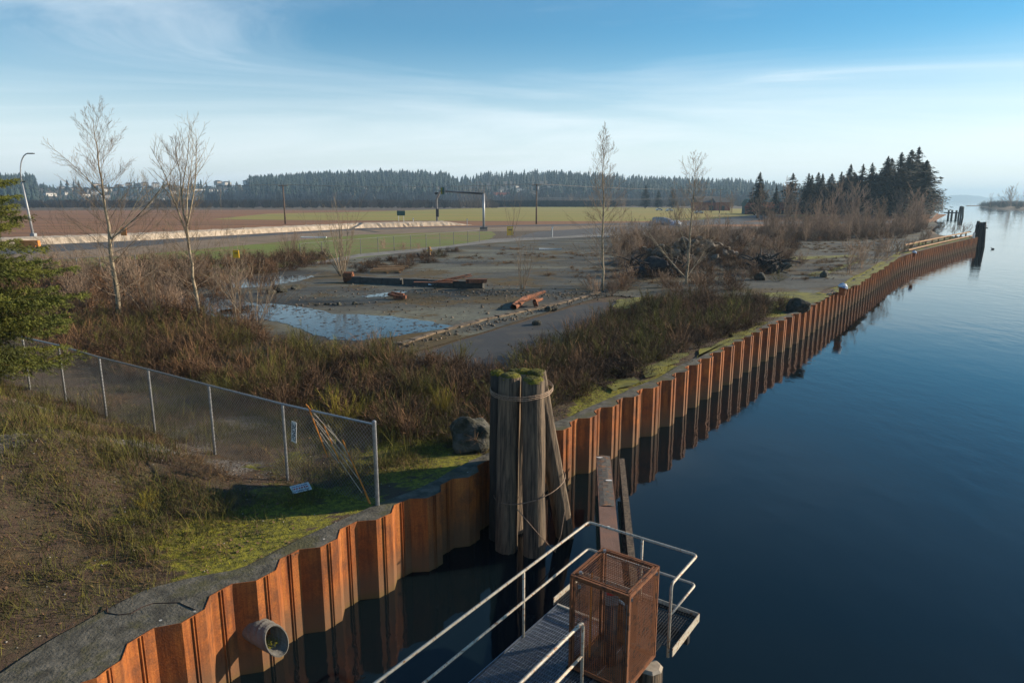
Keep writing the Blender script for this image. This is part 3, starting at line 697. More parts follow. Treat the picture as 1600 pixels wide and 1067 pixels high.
def ribbons(mb, P0, D, L, W, droop=.3, seg=3, side=None, taper=True):
    """curved flat blades; P0, D (N,3); L, W (N,)"""
    N = len(P0); P0 = np.asarray(P0, float); D = D / np.linalg.norm(D, axis=1, keepdims=True)
    if side is None:
        a = rng.random(N) * 2 * math.pi
        side = np.stack([np.cos(a), np.sin(a), np.zeros(N)], 1)
    v = np.zeros((N, (seg + 1) * 2, 3)); p = P0.copy(); d = D.copy()
    for i in range(seg + 1):
        wd = W * ((1 - .85 * i / seg) if taper else 1)
        v[:, 2 * i] = p - side * wd[:, None] / 2; v[:, 2 * i + 1] = p + side * wd[:, None] / 2
        p = p + d * (L / seg)[:, None]
        d = d.copy(); d[:, 2] -= droop / seg * (i + 1) * .6; d /= np.linalg.norm(d, axis=1, keepdims=True)
    base = (np.arange(N) * (seg + 1) * 2)[:, None]
    fs = [np.concatenate([base + 2 * i, base + 2 * i + 1, base + 2 * i + 3, base + 2 * i + 2], 1) for i in range(seg)]
    mb.addn(v.reshape(-1, 3), np.concatenate(fs))
    return np.repeat(np.arange(N), (seg + 1) * 2)

MINR = [.005]
def grow(p, d, L, r, depth, segs, out, wig=.12, kids=4, upl=.25, ang=(25, 45), shrink=.5, start=.25, rr=rnd):
    """bare branch with side twigs -> list of (a,b,ra,rb)"""
    st = L / segs; pts = [p.copy()]; q = p.copy(); dd = d.normalized()
    for i in range(segs):
        dd = (dd + Vector((rr.gauss(0, wig), rr.gauss(0, wig), rr.gauss(0, wig) + upl / segs))).normalized()
        nq = q + dd * st; a = r * (1 - .85 * i / segs); b = r * (1 - .85 * (i + 1) / segs)
        out.append((tuple(q), tuple(nq), max(a, MINR[0]), max(b, MINR[0] * .7))); q = nq; pts.append(q.copy())
    if depth > 0:
        for k in range(kids):
            t = start + (1 - start) * (k + rr.random()) / kids; i = min(int(t * segs), segs - 1)
            a, b = pts[i], pts[i + 1]; bp = a.lerp(b, t * segs - i if t * segs - i < 1 else 1); ax = (b - a).normalized()
            s = ax.orthogonal().normalized(); s.rotate(Matrix.Rotation(rr.uniform(0, 6.28), 3, ax))
            th = R(rr.uniform(*ang)); nd = ax * math.cos(th) + s * math.sin(th)
            grow(bp, nd, L * shrink * (1.15 - .6 * t) * rr.uniform(.7, 1.2), max(r * .5 * (1 - .6 * t), .0025), depth - 1, max(2, segs - 1), out, wig, max(2, kids - 1), upl, ang, shrink, .15, rr)

def segs_mesh(out, n=3):
    a = np.array([o[0] for o in out]); b = np.array([o[1] for o in out]); ra = np.array([o[2] for o in out]); rb = np.array([o[3] for o in out])
    mb = MB(); frusta(mb, a, b, ra, rb, n); return mb

def hero_tree(base, height, lean, r0, nl, label, limb_len, ang0, forks=(), seed=1, low=.12, upl=.35, thick=1.0, name='bare_tree', group=None, twigmat='twig', barkm='bark', limb_low=1.15):
    """leafless tree: wiggly trunk + every main limb a part of its own"""
    rr = random.Random(seed)
    root = empty(name, base); tag(root, label, 'tree', group)
    pts = []; q = Vector((0, 0, -.2)); n = 14
    for i in range(n + 1):
        t = i / n
        pts.append(Vector((lean[0] * t + rr.gauss(0, .03) * height * .12, lean[1] * t + rr.gauss(0, .03) * height * .12, height * t - .2)))
    rad = [max(r0 * (1 - t / n) ** .85, .012) * (1.25 if t == 0 else 1) for t in range(n + 1)]
    mb = MB(); mb.tube(pts, rad, 8)
    mb.build('trunk', M[barkm], root, smooth=True)
    for k in range(nl):
        t = low + (.97 - low) * (k + rr.random() * .6) / nl
        i = min(int(t * n), n - 1); bp = pts[i].lerp(pts[i + 1], t * n - i)
        az = k * 2.4 + rr.uniform(-.4, .4); el = R(ang0[0] + (ang0[1] - ang0[0]) * t + rr.uniform(-8, 8))
        d = Vector((math.cos(az) * math.cos(el), math.sin(az) * math.cos(el), math.sin(el)))
        L = limb_len * (limb_low - .85 * t) * rr.uniform(.6, 1.15)
        out = []; grow(bp, d, L, r0 * .20 * (1.1 - t) * thick + .006, 2, 6, out, .08, 7, upl, (24, 46), .44, .2, rr)
        segs_mesh(out).build('branch', M[twigmat], root)
    for (t, az, el, L, r) in forks:
        i = min(int(t * n), n - 1); bp = pts[i]
        el = R(el); d = Vector((math.cos(R(az)) * math.cos(el), math.sin(R(az)) * math.cos(el), math.sin(el)))
        out = []; grow(bp, d, L, r, 2, 9, out, .05, 9, .30, (20, 45), .38, .25, rr)
        segs_mesh(out, 5).build('limb', M[barkm], root, smooth=True)
    return root

b = P(188, 505, 1.72); b2 = P(312, 505, 1.72)
hero_tree((b.x, b.y, b.z), 10.6, (-.25, .2), .135, 56, 'tall leafless cottonwood left of its twin, with one long low limb reaching right', 4.4, (6, 62), seed=4,
          forks=[(.46, 12, 40, 5.6, .045), (.47, 25, 50, 3.8, .03), (.66, 165, 42, 3.6, .035)], upl=.5, thick=.7)
hero_tree((b2.x, b2.y, b2.z), 9.3, (-.45, .2), .105, 50, 'second tall leafless cottonwood, forked near the middle, right of the first', 3.8, (10, 66), seed=9,
          forks=[(.50, 150, 70, 4.9, .055), (.60, 15, 74, 5.0, .05), (.6, 100, 70, 4.6, .04), (.72, 60, 75, 4, .035)], upl=.6, thick=.7)
b = P(942, 455, 1.72)
hero_tree((b.x, b.y, b.z), 11.2, (-.3, 0), .10, 70, 'slim straight leafless tree standing alone in the middle of the yard', 3.3, (18, 62), seed=12, upl=.5, thick=.7, limb_low=1.1)
b = P(1072, 445, 1.72)
hero_tree((b.x, b.y, b.z), 9.5, (.25, 0), .10, 56, 'pale leafless tree growing in front of the rubble heap', 3.6, (22, 64), seed=21, upl=.4,
          forks=[(.08, 150, 42, 5.0, .07), (.10, 30, 45, 3.6, .05), (.3, 160, 55, 4.4, .04)], thick=.75)

def clump_tree(base, h, n, label, seed, spread=28, r=.04, name='multi_stem_tree', m='twig_pale', cat='tree', group=None, kids=6):
    rr = random.Random(seed); root = empty(name, base); tag(root, label, cat, group)
    for k in range(n):
        az = k * 2.399 + rr.uniform(-.3, .3); tilt = R(rr.uniform(.1, 1) * spread)
        d = Vector((math.cos(az) * math.sin(tilt), math.sin(az) * math.sin(tilt), math.cos(tilt)))
        out = []; grow(Vector((math.cos(az) * .12, math.sin(az) * .12, -.1)), d, h * rr.uniform(.6, 1.05), r * rr.uniform(.6, 1.1), 2, 7, out, .05, kids, .25, (18, 40), .36, .2, rr)
        segs_mesh(out).build('stem', M[m], root)
    return root
b = P(535, 432, 1.72); clump_tree(b, 7.0, 15, 'pale multi stemmed bare tree at the left end of the concrete sill', 31, 30, .055)
b = P(372, 508, 1.72); t3 = clump_tree(b, 6.2, 4, 'thin bare sapling with the yellow tag beside the large puddle', 33, 12, .035)
b = P(402, 508, 1.72); clump_tree(b, 4.0, 9, 'spreading low bare sapling beside the large puddle, right of the tagged one', 34, 45, .02)
b = P(816, 452, 1.72); clump_tree(b, 4.3, 8, 'small bushy sapling behind the fallen orange log', 35, 22, .03, m='twig')
b = P(800, 368, 1.72); clump_tree(b, 7.5, 5, 'small reddish sapling beside the far yellow marker', 36, 20, .06, m='twig')
b = P(640, 380, 1.72)
b = P(240, 505, 1.72); clump_tree(b, 5.5, 9, 'thicket of grey saplings between the two tall cottonwoods', 37, 30, .03)
b = P(455, 405, 1.72); clump_tree(b, 3.5, 30, 'dense brown bush at the back fence, left of the multi stemmed tree', 38, 55, .04, m='sapling', name='brown_bush', cat='bush')

# saplings and bare thicket plants: a few built, the rest copies ---------------------------------
def sapling_proto(h, n, spread, seed, r):
    rr = random.Random(seed); out = []
    for k in range(n):
        az = rr.uniform(0, 6.28); tilt = R(rr.uniform(0, 1) * spread); d = Vector((math.cos(az) * math.sin(tilt), math.sin(az) * math.sin(tilt), math.cos(tilt)))
        grow(Vector((rr.gauss(0, .12), rr.gauss(0, .12), -.1)), d, h * rr.uniform(.6, 1.05), r, 2, 5, out, .06, 6, .25, (18, 42), .38, .12, rr)
    return segs_mesh(out)
protos = []; MINR[0] = .014
for k, (h, n, sp_, r) in enumerate([(6.5, 2, 8, .045), (5.5, 3, 14, .04), (3.4, 9, 45, .022), (2.6, 11, 55, .02), (7.5, 2, 6, .055)]):
    mb = sapling_proto(h, n, sp_, 100 + k, r); o = mb.build('sapling', M['sapling']); protos.append(o.data); bpy.data.objects.remove(o)
def put_sapling(px, py, kind, label, group, sc=1.0, name='bare_sapling', cat='sapling', z=1.72):
    b = P(px, py, z)
    if b.x > float(edge_x(b.y)) - .8: return
    o = link(name, protos[kind]); o.location = b; o.rotation_euler = (rnd.gauss(0, .05), rnd.gauss(0, .05), rnd.uniform(0, 6.28)); s = sc * rnd.uniform(.8, 1.2); o.scale = (s, s, s)
    return tag(o, label, cat, group)
# belt right of the rubble heap
for k in range(130):
    px = rnd.uniform(1195, 1450); py = rnd.uniform(350, 372) + (1445 - px) * .03
    put_sapling(px, py, rnd.choice([1, 2, 2, 3, 3]), 'bare sapling in the thicket in front of the dark conifers', 'saplings in the thicket before the conifers', 1.12)
for k in range(26):
    put_sapling(1205 + k * 9.2 + rnd.uniform(-6, 6), rnd.uniform(352, 366), rnd.choice([0, 4]), 'tall thin pale sapling rising out of the thicket before the conifers', 'tall saplings in the thicket', .8)
for k in range(70):
    px = rnd.uniform(960, 1235); py = rnd.uniform(368, 388)
    put_sapling(px, py, rnd.choice([2, 3, 3, 1]), 'low bare sapling in the scrub behind the rubble heap', 'scrub saplings behind the rubble heap', .95)
for k in range(26):
    px = rnd.uniform(960, 1250); py = rnd.uniform(385, 425)
    put_sapling(px, py, rnd.choice([2, 3, 3]), 'reddish bare sapling growing around the rubble heap', 'saplings around the rubble heap', .75)
for (px, py, s) in [(1325, 428, .9), (1345, 420, .8), (1365, 412, .9), (1385, 406, 1.0), (1402, 398, .95), (1420, 392, .8), (1440, 382, .9), (1452, 374, .9)]:
    put_sapling(px, py, 2 if px % 2 else 3, 'grey bare bush beside the river wall, before the timber guard rail', 'bare bushes along the river wall', s, 'bare_bush', 'bush')
for (px, py) in [(1490, 366), (1505, 366), (1470, 362)]:
    put_sapling(px, py, 3, 'sparse bare bush on the bank behind the far pile cluster', 'bushes on the far bank', .9, 'bare_bush', 'bush')
for k in range(46):
    px = rnd.uniform(60, 385); py = rnd.uniform(430, 510)
    if px > 215 and 455 < py < 505 and rnd.random() < .75: continue
    put_sapling(px, py, rnd.choice([2, 3]), 'bare brown sapling in the scrub around the two tall cottonwoods', 'scrub saplings around the cottonwoods', .75)
for (px, py) in [(930, 460), (955, 462), (975, 455), (920, 452), (1040, 450), (1055, 456), (1095, 452), (1110, 446), (985, 440)]:
    put_sapling(px, py, 3, 'low bare bush at the foot of the two yard trees', 'low bushes under the yard trees', .62, 'bare_bush', 'bush')
for (px, py) in [(630, 392), (655, 390), (600, 388), (1160, 440), (1175, 430)]:
    put_sapling(px, py, 3, 'small purple brown bush by the yard edge', 'small bushes in the yard', .55, 'bare_bush', 'bush')

# ---------------------------------------------------------------- broom and bramble shrubs
def shrub_mesh(n, h, spread, wd, sub, seed, droop=.3, seg=3, tipc=(1.3, 1.25, .9), rootc=(.55, .5, .5), twig_l=.35, lo=.55, jt=.33, leaves=0, leafc=(1.35, 1.05, .9)):
    global rng
    old = rng; rng = np.random.default_rng(seed)
    az = rng.random(n) * 6.283; tl = np.radians(spread) * rng.random(n) ** .7
    D = np.stack([np.cos(az) * np.sin(tl), np.sin(az) * np.sin(tl), np.cos(tl)], 1)
    P0 = np.stack([rng.normal(0, .12, n), rng.normal(0, .12, n), np.full(n, -.05)], 1); L = h * (lo + (1 - lo) * rng.random(n))
    mb = MB(); mi = []
    ribbons(mb, P0, D, L, np.full(n, wd * 1.6), droop, seg); mi.append(np.repeat(rng.random(n), (seg + 1) * 2))
    # side shoots
    k = n * sub; idx = rng.integers(0, n, k); t = .25 + .72 * rng.random(k)
    dd = D[idx].copy(); pp = P0[idx] + dd * (L[idx] * t)[:, None]; pp[:, 2] -= droop * .35 * L[idx] * t * t
    jit = rng.normal(0, jt, (k, 3)); jit[:, 2] += .25
    ribbons(mb, pp, dd + jit, twig_l * h * (.5 + rng.random(k)), np.full(k, wd), droop * .5, 2); mi.append(np.repeat(rng.random(k), 6))
    nl_ = 0
    if leaves:
        li = rng.integers(0, k, leaves); lp = pp[li] + (dd + jit)[li] * (twig_l * h * .5) * rng.random((leaves, 1)) ; sz = .012 + .02 * rng.random((leaves, 1))
        q1 = rng.normal(0, 1, (leaves, 3)); q2 = rng.normal(0, 1, (leaves, 3)); q1 /= np.linalg.norm(q1, axis=1, keepdims=True); q2 /= np.linalg.norm(q2, axis=1, keepdims=True)
        mb.addn(np.stack([lp - q1 * sz, lp - q2 * sz, lp + q1 * sz, lp + q2 * sz], 1).reshape(-1, 3), np.arange(4 * leaves).reshape(leaves, 4)); nl_ = 4 * leaves
    V = np.concatenate(mb.v); hh = np.clip(V[:, 2] / h, 0, 1)[:, None]; rv = np.concatenate(mi + [np.ones(nl_)])[:, None]
    col = (np.array(rootc) * (1 - hh) + np.array(tipc) * hh) * (.7 + .6 * rv)
    if nl_: col[-nl_:] = np.array(leafc) * np.repeat(rng.uniform(.4, 1.3, (leaves, 1)), 4, axis=0)
    rng = old
    return V, np.concatenate([f for f in mb.f]), col
def as_mesh(name, Vt, m):
    V, F, c = Vt; mb = MB(); mb.addn(V, F); o = mb.build(name, M[m], col=c); me = o.data; bpy.data.objects.remove(o); return me
broom = [shrub_mesh(26, 1.5, 66, .010, 46, 200 + k, .15, 4, (1.3, 1.25, .9), (1.0, .75, .65), .15, .5, .75) for k in range(4)]
bramb = [shrub_mesh(30, 1.2, 84, .011, 24, 300 + k, .55, 4, (1.9, 1.6, 1.4), (.8, .75, .7), .24, .4, 1.0, 300) for k in range(4)]
def mass(name, protos_, places, m, kind='stuff', colvar=.45):
    vs = []; fs = []; cs = []; n = 0
    for (x, y, z, s, sz) in places:
        V, F, c = protos_[rnd.randrange(len(protos_))]; a = rnd.uniform(0, 6.28); ca, sa = math.cos(a), math.sin(a)
        W = V * np.array([s, s, sz]); W = W @ np.array([[ca, sa, 0], [-sa, ca, 0], [0, 0, 1]]) + np.array([x, y, z])
        vs.append(W); fs.append(F + n); n += len(W); cs.append(c * rnd.uniform(1 - colvar, 1 + colvar))
    mb = MB(); mb.addn(np.concatenate(vs), np.concatenate(fs)); o = mb.build(name, M[m], col=np.concatenate(cs)); return tag(o, kind=kind)
def inpoly(x, y, poly):
    c = False; j = len(poly) - 1
    for i in range(len(poly)):
        xi, yi = poly[i]; xj, yj = poly[j]
        if (yi > y) != (yj > y) and x < (xj - xi) * (y - yi) / (yj - yi) + xi: c = not c
        j = i
    return c
def region_pts(poly, n, z=1.72, seed=5):
    """random ground points inside a patch whose corners are given as photo pixels; even per m2"""
    rr = random.Random(seed); W_ = [tuple(P(a, b_, z))[:2] for a, b_ in poly]; xs = [p[0] for p in W_]; ysx = [p[1] for p in W_]; o = []
    tries = 0
    while len(o) < n and tries < n * 60:
        tries += 1; x = rr.uniform(min(xs), max(xs)); y = rr.uniform(min(ysx), max(ysx))
        if inpoly(x, y, W_) and x < float(edge_x(y)) - 1.0: o.append((x, y))
    return o
BAND = [(-150, 560), (60, 520), (130, 490), (300, 505), (400, 520), (470, 545), (560, 560), (650, 560), (720, 575), (800, 580), (850, 545), (905, 520), (950, 505), (1010, 470), (1160, 470), (1235, 478), (1205, 500), (1100, 540), (985, 590), (905, 630), (850, 650), (770, 690), (700, 690), (620, 690), (590, 665), (440, 660), (330, 620), (230, 600), (150, 575), (-100, 610)]
pb = [(x, y) for x, y in region_pts(BAND, 660, seed=5)]
mass('broom_scrub', broom, [(x, y, gz(x, y), s * 1.0, s * rnd.uniform(.8, 1.15)) for x, y in pb[:190] for s in [rnd.uniform(.5, 1.2)]], 'broom')
mass('bramble_scrub', bramb, [(x, y, gz(x, y), s * 1.25, s * rnd.uniform(.7, 1.1)) for x, y in pb[190:] for s in [rnd.uniform(.6, 1.2)]], 'bramble')
stalk = [shrub_mesh(26, 1.5, 50, .012, 5, 700 + k, .35, 4, (2.2, 1.9, 1.6), (1.4, 1.2, 1.1), .22) for k in range(3)]
mass('dead_stalks', stalk, [(x, y, gz(x, y), s, s) for x, y in region_pts(BAND, 210, seed=77) + region_pts([(60, 520), (130, 450), (440, 430), (420, 520), (300, 540)], 120, seed=78) for s in [rnd.uniform(.5, 1.2)]], 'bramble')
# brown brush behind the cottonwoods, up to the grass verge
BR2 = [(-300, 470), (-300, 432), (60, 425), (200, 418), (420, 405), (510, 400), (520, 412), (440, 425), (340, 436), (330, 450), (240, 462), (230, 485), (330, 500), (380, 515), (200, 520), (60, 530), (-200, 560)]
p2 = region_pts(BR2, 330, seed=8)
mass('brown_brush', bramb, [(x, y, gz(x, y), s * 1.6, s * 1.25) for x, y in p2 for s in [rnd.uniform(.8, 1.5)]], 'bramble')
BR3 = [(960, 400), (980, 372), (1180, 362), (1440, 352), (1450, 360), (1380, 374), (1250, 384), (1230, 420), (1200, 440), (1150, 460), (1050, 460), (960, 458), (900, 462), (925, 445), (975, 430)]
p3 = region_pts(BR3, 460, seed=9)
mass('thicket_undergrowth', bramb, [(x, y, 1.72, s * 1.6, s * 1.3) for x, y in p3 for s in [rnd.uniform(.7, 1.3)]], 'bramble')
# low weeds in the cracks of the yard
YD = [(500, 412), (760, 385), (1000, 368), (1430, 360), (1350, 410), (1240, 460), (900, 440), (780, 430), (560, 425)]
p4 = [p for p in region_pts(YD, 1500, seed=10) if float(fbm(np.array(p[0] * .11 + 7), np.array(p[1] * .11), 4)) > .53]
lx = []; ly = []
for qx, qy in region_pts([(400, 500), (480, 430), (640, 405), (900, 385), (1300, 380), (1400, 380), (1330, 430), (1230, 462), (940, 455), (700, 515)], 16000, seed=66):
    if float(fbm(np.array(qx * .35 + 3), np.array(qy * .3), 4)) > .55: lx.append(qx); ly.append(qy)
yl = (np.array(lx), np.array(ly))
mass('yard_weeds', bramb, [(x, y, 1.74, s, s * .45) for x, y in p4 for s in [rnd.uniform(.3, .8)]], 'drygrass')
p5 = region_pts([(560, 410), (700, 398), (690, 408), (620, 425), (545, 428)], 40, seed=3) + region_pts([(640, 396), (720, 392), (700, 402), (640, 404)], 14, seed=4)
mass('yard_brush', bramb, [(x, y, 1.74, .9, .7) for x, y in p5], 'bramble')

# shrubs that stand out, one thing each
bm_ = [as_mesh('broom_bush', b_, 'broom') for b_ in broom]; gm_ = [as_mesh('bramble_bush', b_, 'bramble') for b_ in bramb]
M['broom_bright'] = mat('bright_broom', (.26, .24, .03), (.14, .14, .022), 1, .9, tint=True)
bright = []
for me in bm_[:2]:
    c = me.copy(); c.materials.clear(); c.materials.append(M['broom_bright']); bright.append(c)
def bush(px, py, me, s, label, sz=None, name='broom_bush', z=1.72):
    b = P(px, py, z); o = link(name, me); o.location = (b.x, b.y, gz(b.x, b.y)); o.rotation_euler = (0, 0, rnd.uniform(0, 6)); o.scale = (s, s, sz or s); return tag(o, label, 'bush')
bush(532, 668, bright[0], .85, 'bright yellow green broom bush behind the chain link fence', 1.05)
bush(690, 650, bright[1], .6, 'smaller yellow green broom bush left of the boulder', .95)
bush(575, 655, bm_[2], .8, 'olive broom bush just right of the bright one behind the fence')
bush(600, 560, bm_[3], .6, 'low broom bush at the lower rim of the large puddle')
bush(880, 580, bm_[0], .95, 'broad olive broom bush on the damp asphalt, behind the pile cluster', 1.1)
bush(858, 545, bm_[1], .75, 'upright broom bush at the end of the damp asphalt strip')
bush(940, 570, bm_[2], 1.0, 'dark broom bush leaning to the wall, right of the pile cluster')
bush(1000, 545, bm_[3], 1.05, 'wide broom bush behind the bright moss by the wall')
bush(1100, 525, bm_[0], 1.3, 'tall olive broom thicket midway along the river wall')
bush(1050, 500, bm_[2], 1.2, 'brownish broom bush below the rubble heap')
bush(1150, 490, bm_[1], 1.2, 'rounded broom bush at the far end of the scrub band')
bush(1215, 440, bm_[3], .8, 'low round green broom bush right of the black debris')
bush(1180, 395, bm_[1], 1.5, 'green broom bush half hidden behind the rubble heap', 1.1)
bush(1260, 350, bm_[0], 2.2, 'dark green bush in the thicket before the conifers', 1.6)
bush(685, 402, bm_[2], .8, 'small green shrub beside the yard fire hydrant')
bush(232, 830, bright[0], .28, 'small yellow green tuft low on the near bank', .35)
bush(640, 690, gm_[0], .9, 'brown bramble bush behind the fence end post')

# ---------------------------------------------------------------- grass, litter, stones on the near bank
def near_pts(n, x0, x1, y0, y1, f):
    x = rng.uniform(x0, x1, n); y = rng.uniform(y0, y1, n)
    t = edge_x(y) - x; k = f(x, y, t); k = rng.random(n) < k
    x, y = x[k], y[k]; return x, y, ground_z(x, y)
def blades(name, n, box, f, L, W, droop, m, c0, c1, up=1.0, sprd=.55, seg=3):
    x, y, z = near_pts(n, *box, f); N = len(x)
    D = np.stack([rng.normal(0, sprd, N), rng.normal(0, sprd, N), np.full(N, up)], 1)
    mb = MB(); ln = L[0] + (L[1] - L[0]) * rng.random(N) ** 1.6
    cl = fbm(x * 1.3 + 9, y * 1.3, 4); ln = ln * (.5 + 1.2 * sstep(cl, .4, .65))
    idx = ribbons(mb, np.stack([x, y, z - .01], 1), D, ln, W * (.7 + .6 * rng.random(N)), droop, seg)
    cc = np.array(c0) + (np.array(c1) - np.array(c0)) * rng.random((N, 1)); cc = cc * (.65 + .7 * rng.random((N, 1)))
    o = mb.build(name, M[m], col=cc[idx]); return tag(o, kind='stuff')
NB = (-19, 1, 7.5, 23)
def onbank(x, y, t): return (t > 1.0).astype(float)
g1 = lambda x, y, t: (t > .85 + .5 * (y < 10.5)) * sstep(fbm(x * .55 + 60, y * .55, 4), .40, .58) * sstep(t, .9, 3.0)
blades('grass', 190000, NB, g1, (.08, .34), .012, .9, 'grass', (.8, .8, .7), (1.5, 1.3, .7))
g2 = lambda x, y, t: (t > .8 + .5 * (y < 10.5)) * (.12 + .88 * sstep(fbm(x * .7 + 5, y * .7 + 33, 4), .44, .6)) * sstep(t, .9, 2.8)
blades('dry_grass', 240000, NB, g2, (.08, .34), .011, 1.5, 'drygrass', (.5, .45, .4), (1.15, 1.05, .9), .55, .8)
g3 = lambda x, y, t: (t > 2.2) * sstep(fbm(x * .9 + 15, y * .9 + 3, 3), .58, .66)
blades('tall_grass', 42000, NB, g3, (.25, .75), .012, .7, 'grass', (.8, .85, .7), (1.7, 1.5, .7), 1.2, .38, 4)
# moss cushions near the wall, as tiny upright tufts
mz_ = lambda x, y, t: sstep(np.maximum(fbm(x * .8 + 3, y * .8, 5), fbm(x * 1.6 + 70, y * 1.6, 4)), .42, .52) * (1 - sstep(t, 2.6, 5.2)) * (t > .75) * (y > 9.6) * (1 - sstep(x, 40, 60))
blades('moss_tufts', 70000, (-9, 6, 9, 24), mz_, (.015, .05), .014, .2, 'moss', (.5, .45, .4), (1.4, 1.4, 1.2), 1, .5, 2)
def quads(name, x, y, z, s, m, c, flat=.35):
    N = len(x); a = rng.random(N) * 6.28; nrm = np.stack([rng.normal(0, flat, N), rng.normal(0, flat, N), np.ones(N)], 1); nrm /= np.linalg.norm(nrm, axis=1, keepdims=True)
    u = np.stack([np.cos(a), np.sin(a), np.zeros(N)], 1); u = u - nrm * (u * nrm).sum(1, keepdims=True); v2 = np.cross(nrm, u)
    C = np.stack([x, y, z + s * .25], 1); V = np.stack([C - u * s[:, None], C - v2 * s[:, None] * .6, C + u * s[:, None], C + v2 * s[:, None] * .6], 1).reshape(-1, 3)
    F = np.arange(4 * N).reshape(N, 4); mb = MB(); mb.addn(V, F); o = mb.build(name, M[m], col=np.repeat(c, 4, axis=0)); return tag(o, kind='stuff')
x, y, z = near_pts(16000, -22, 5, 8, 26, lambda x, y, t: (t > .12) * sstep(fbm(x * .8 + 22, y * .8, 4), .40, .60))
quads('leaf_litter', x, y, z + .01, .02 + .03 * rng.random(len(x)), 'leaf', .6 + 1.0 * rng.random((len(x), 1)) * np.ones((1, 3)))
quads('yard_leaf_litter', yl[0], yl[1], np.full(len(yl[0]), 1.778), .03 + .06 * rng.random(len(yl[0])), 'leaf', .4 + .8 * rng.random((len(yl[0]), 1)) * np.ones((1, 3)))
def stones(name, x, y, z, s, m, c, kind='stuff'):
    N = len(x); b8 = np.array([(1, 0, 0), (0, 1, 0), (-1, 0, 0), (0, -1, 0), (0, 0, .7), (0, 0, -.7)], float)
    V = b8[None] * (.6 + .7 * rng.random((N, 6, 1))) * s[:, None, None]; a = rng.random(N) * 6.28
    ca, sa = np.cos(a)[:, None], np.sin(a)[:, None]; X = V[..., 0] * ca - V[..., 1] * sa * .8; Y = V[..., 0] * sa + V[..., 1] * ca * .8
    V = np.stack([X + x[:, None], Y + y[:, None], V[..., 2] + z[:, None]], -1)
    f = np.array([(0, 1, 4), (1, 2, 4), (2, 3, 4), (3, 0, 4), (1, 0, 5), (2, 1, 5), (3, 2, 5), (0, 3, 5)])
    F = (f[None] + (np.arange(N) * 6)[:, None, None]).reshape(-1, 3); mb = MB(); mb.addn(V.reshape(-1, 3), F)
    o = mb.build(name, M[m], col=np.repeat(c, 6, axis=0)); return tag(o, kind=kind)
x, y, z = near_pts(26000, -18, 0, 8, 20, lambda x, y, t: (t > .15) * (.05 + .8 * sstep(fbm(x * .45 + 11, y * .45 + 40, 5), .50, .62) * sstep(t, 3, 5)))
stones('gravel', x, y, z + .005, .008 + .022 * rng.random(len(x)) ** 2, 'stone', (.5 + .9 * rng.random((len(x), 1))) * np.ones((1, 3)))
# debris in the yard
x = []; y = []
for px, py in region_pts([(420, 480), (560, 440), (760, 445), (930, 455), (700, 505), (540, 490)], 500, seed=21): x.append(px); y.append(py)
for (cx_, cy_, rx, ry, n_) in [(-1.9, 47.5, 3.5, 1.2, 260), (3, 46, 3, 1.5, 120), (5.5, 46.5, 2.5, 1, 150)]:
    for k in range(n_): x.append(rnd.gauss(cx_, rx * .6)); y.append(rnd.gauss(cy_, ry * .6))
for k in range(420):                    # along the kerb
    t = rnd.random(); a = kp[0].lerp(kp[-1], t); x.append(a.x + rnd.gauss(.35, .35)); y.append(a.y - abs(rnd.gauss(.3, .35)))
x = np.array(x); y = np.array(y)
stones('yard_debris', x, y, np.full(len(x), 1.775), .03 + .09 * rng.random(len(x)) ** 3, 'stone', (.25 + .8 * rng.random((len(x), 1)) ** 2) * np.array([[1, .85, .7]]))

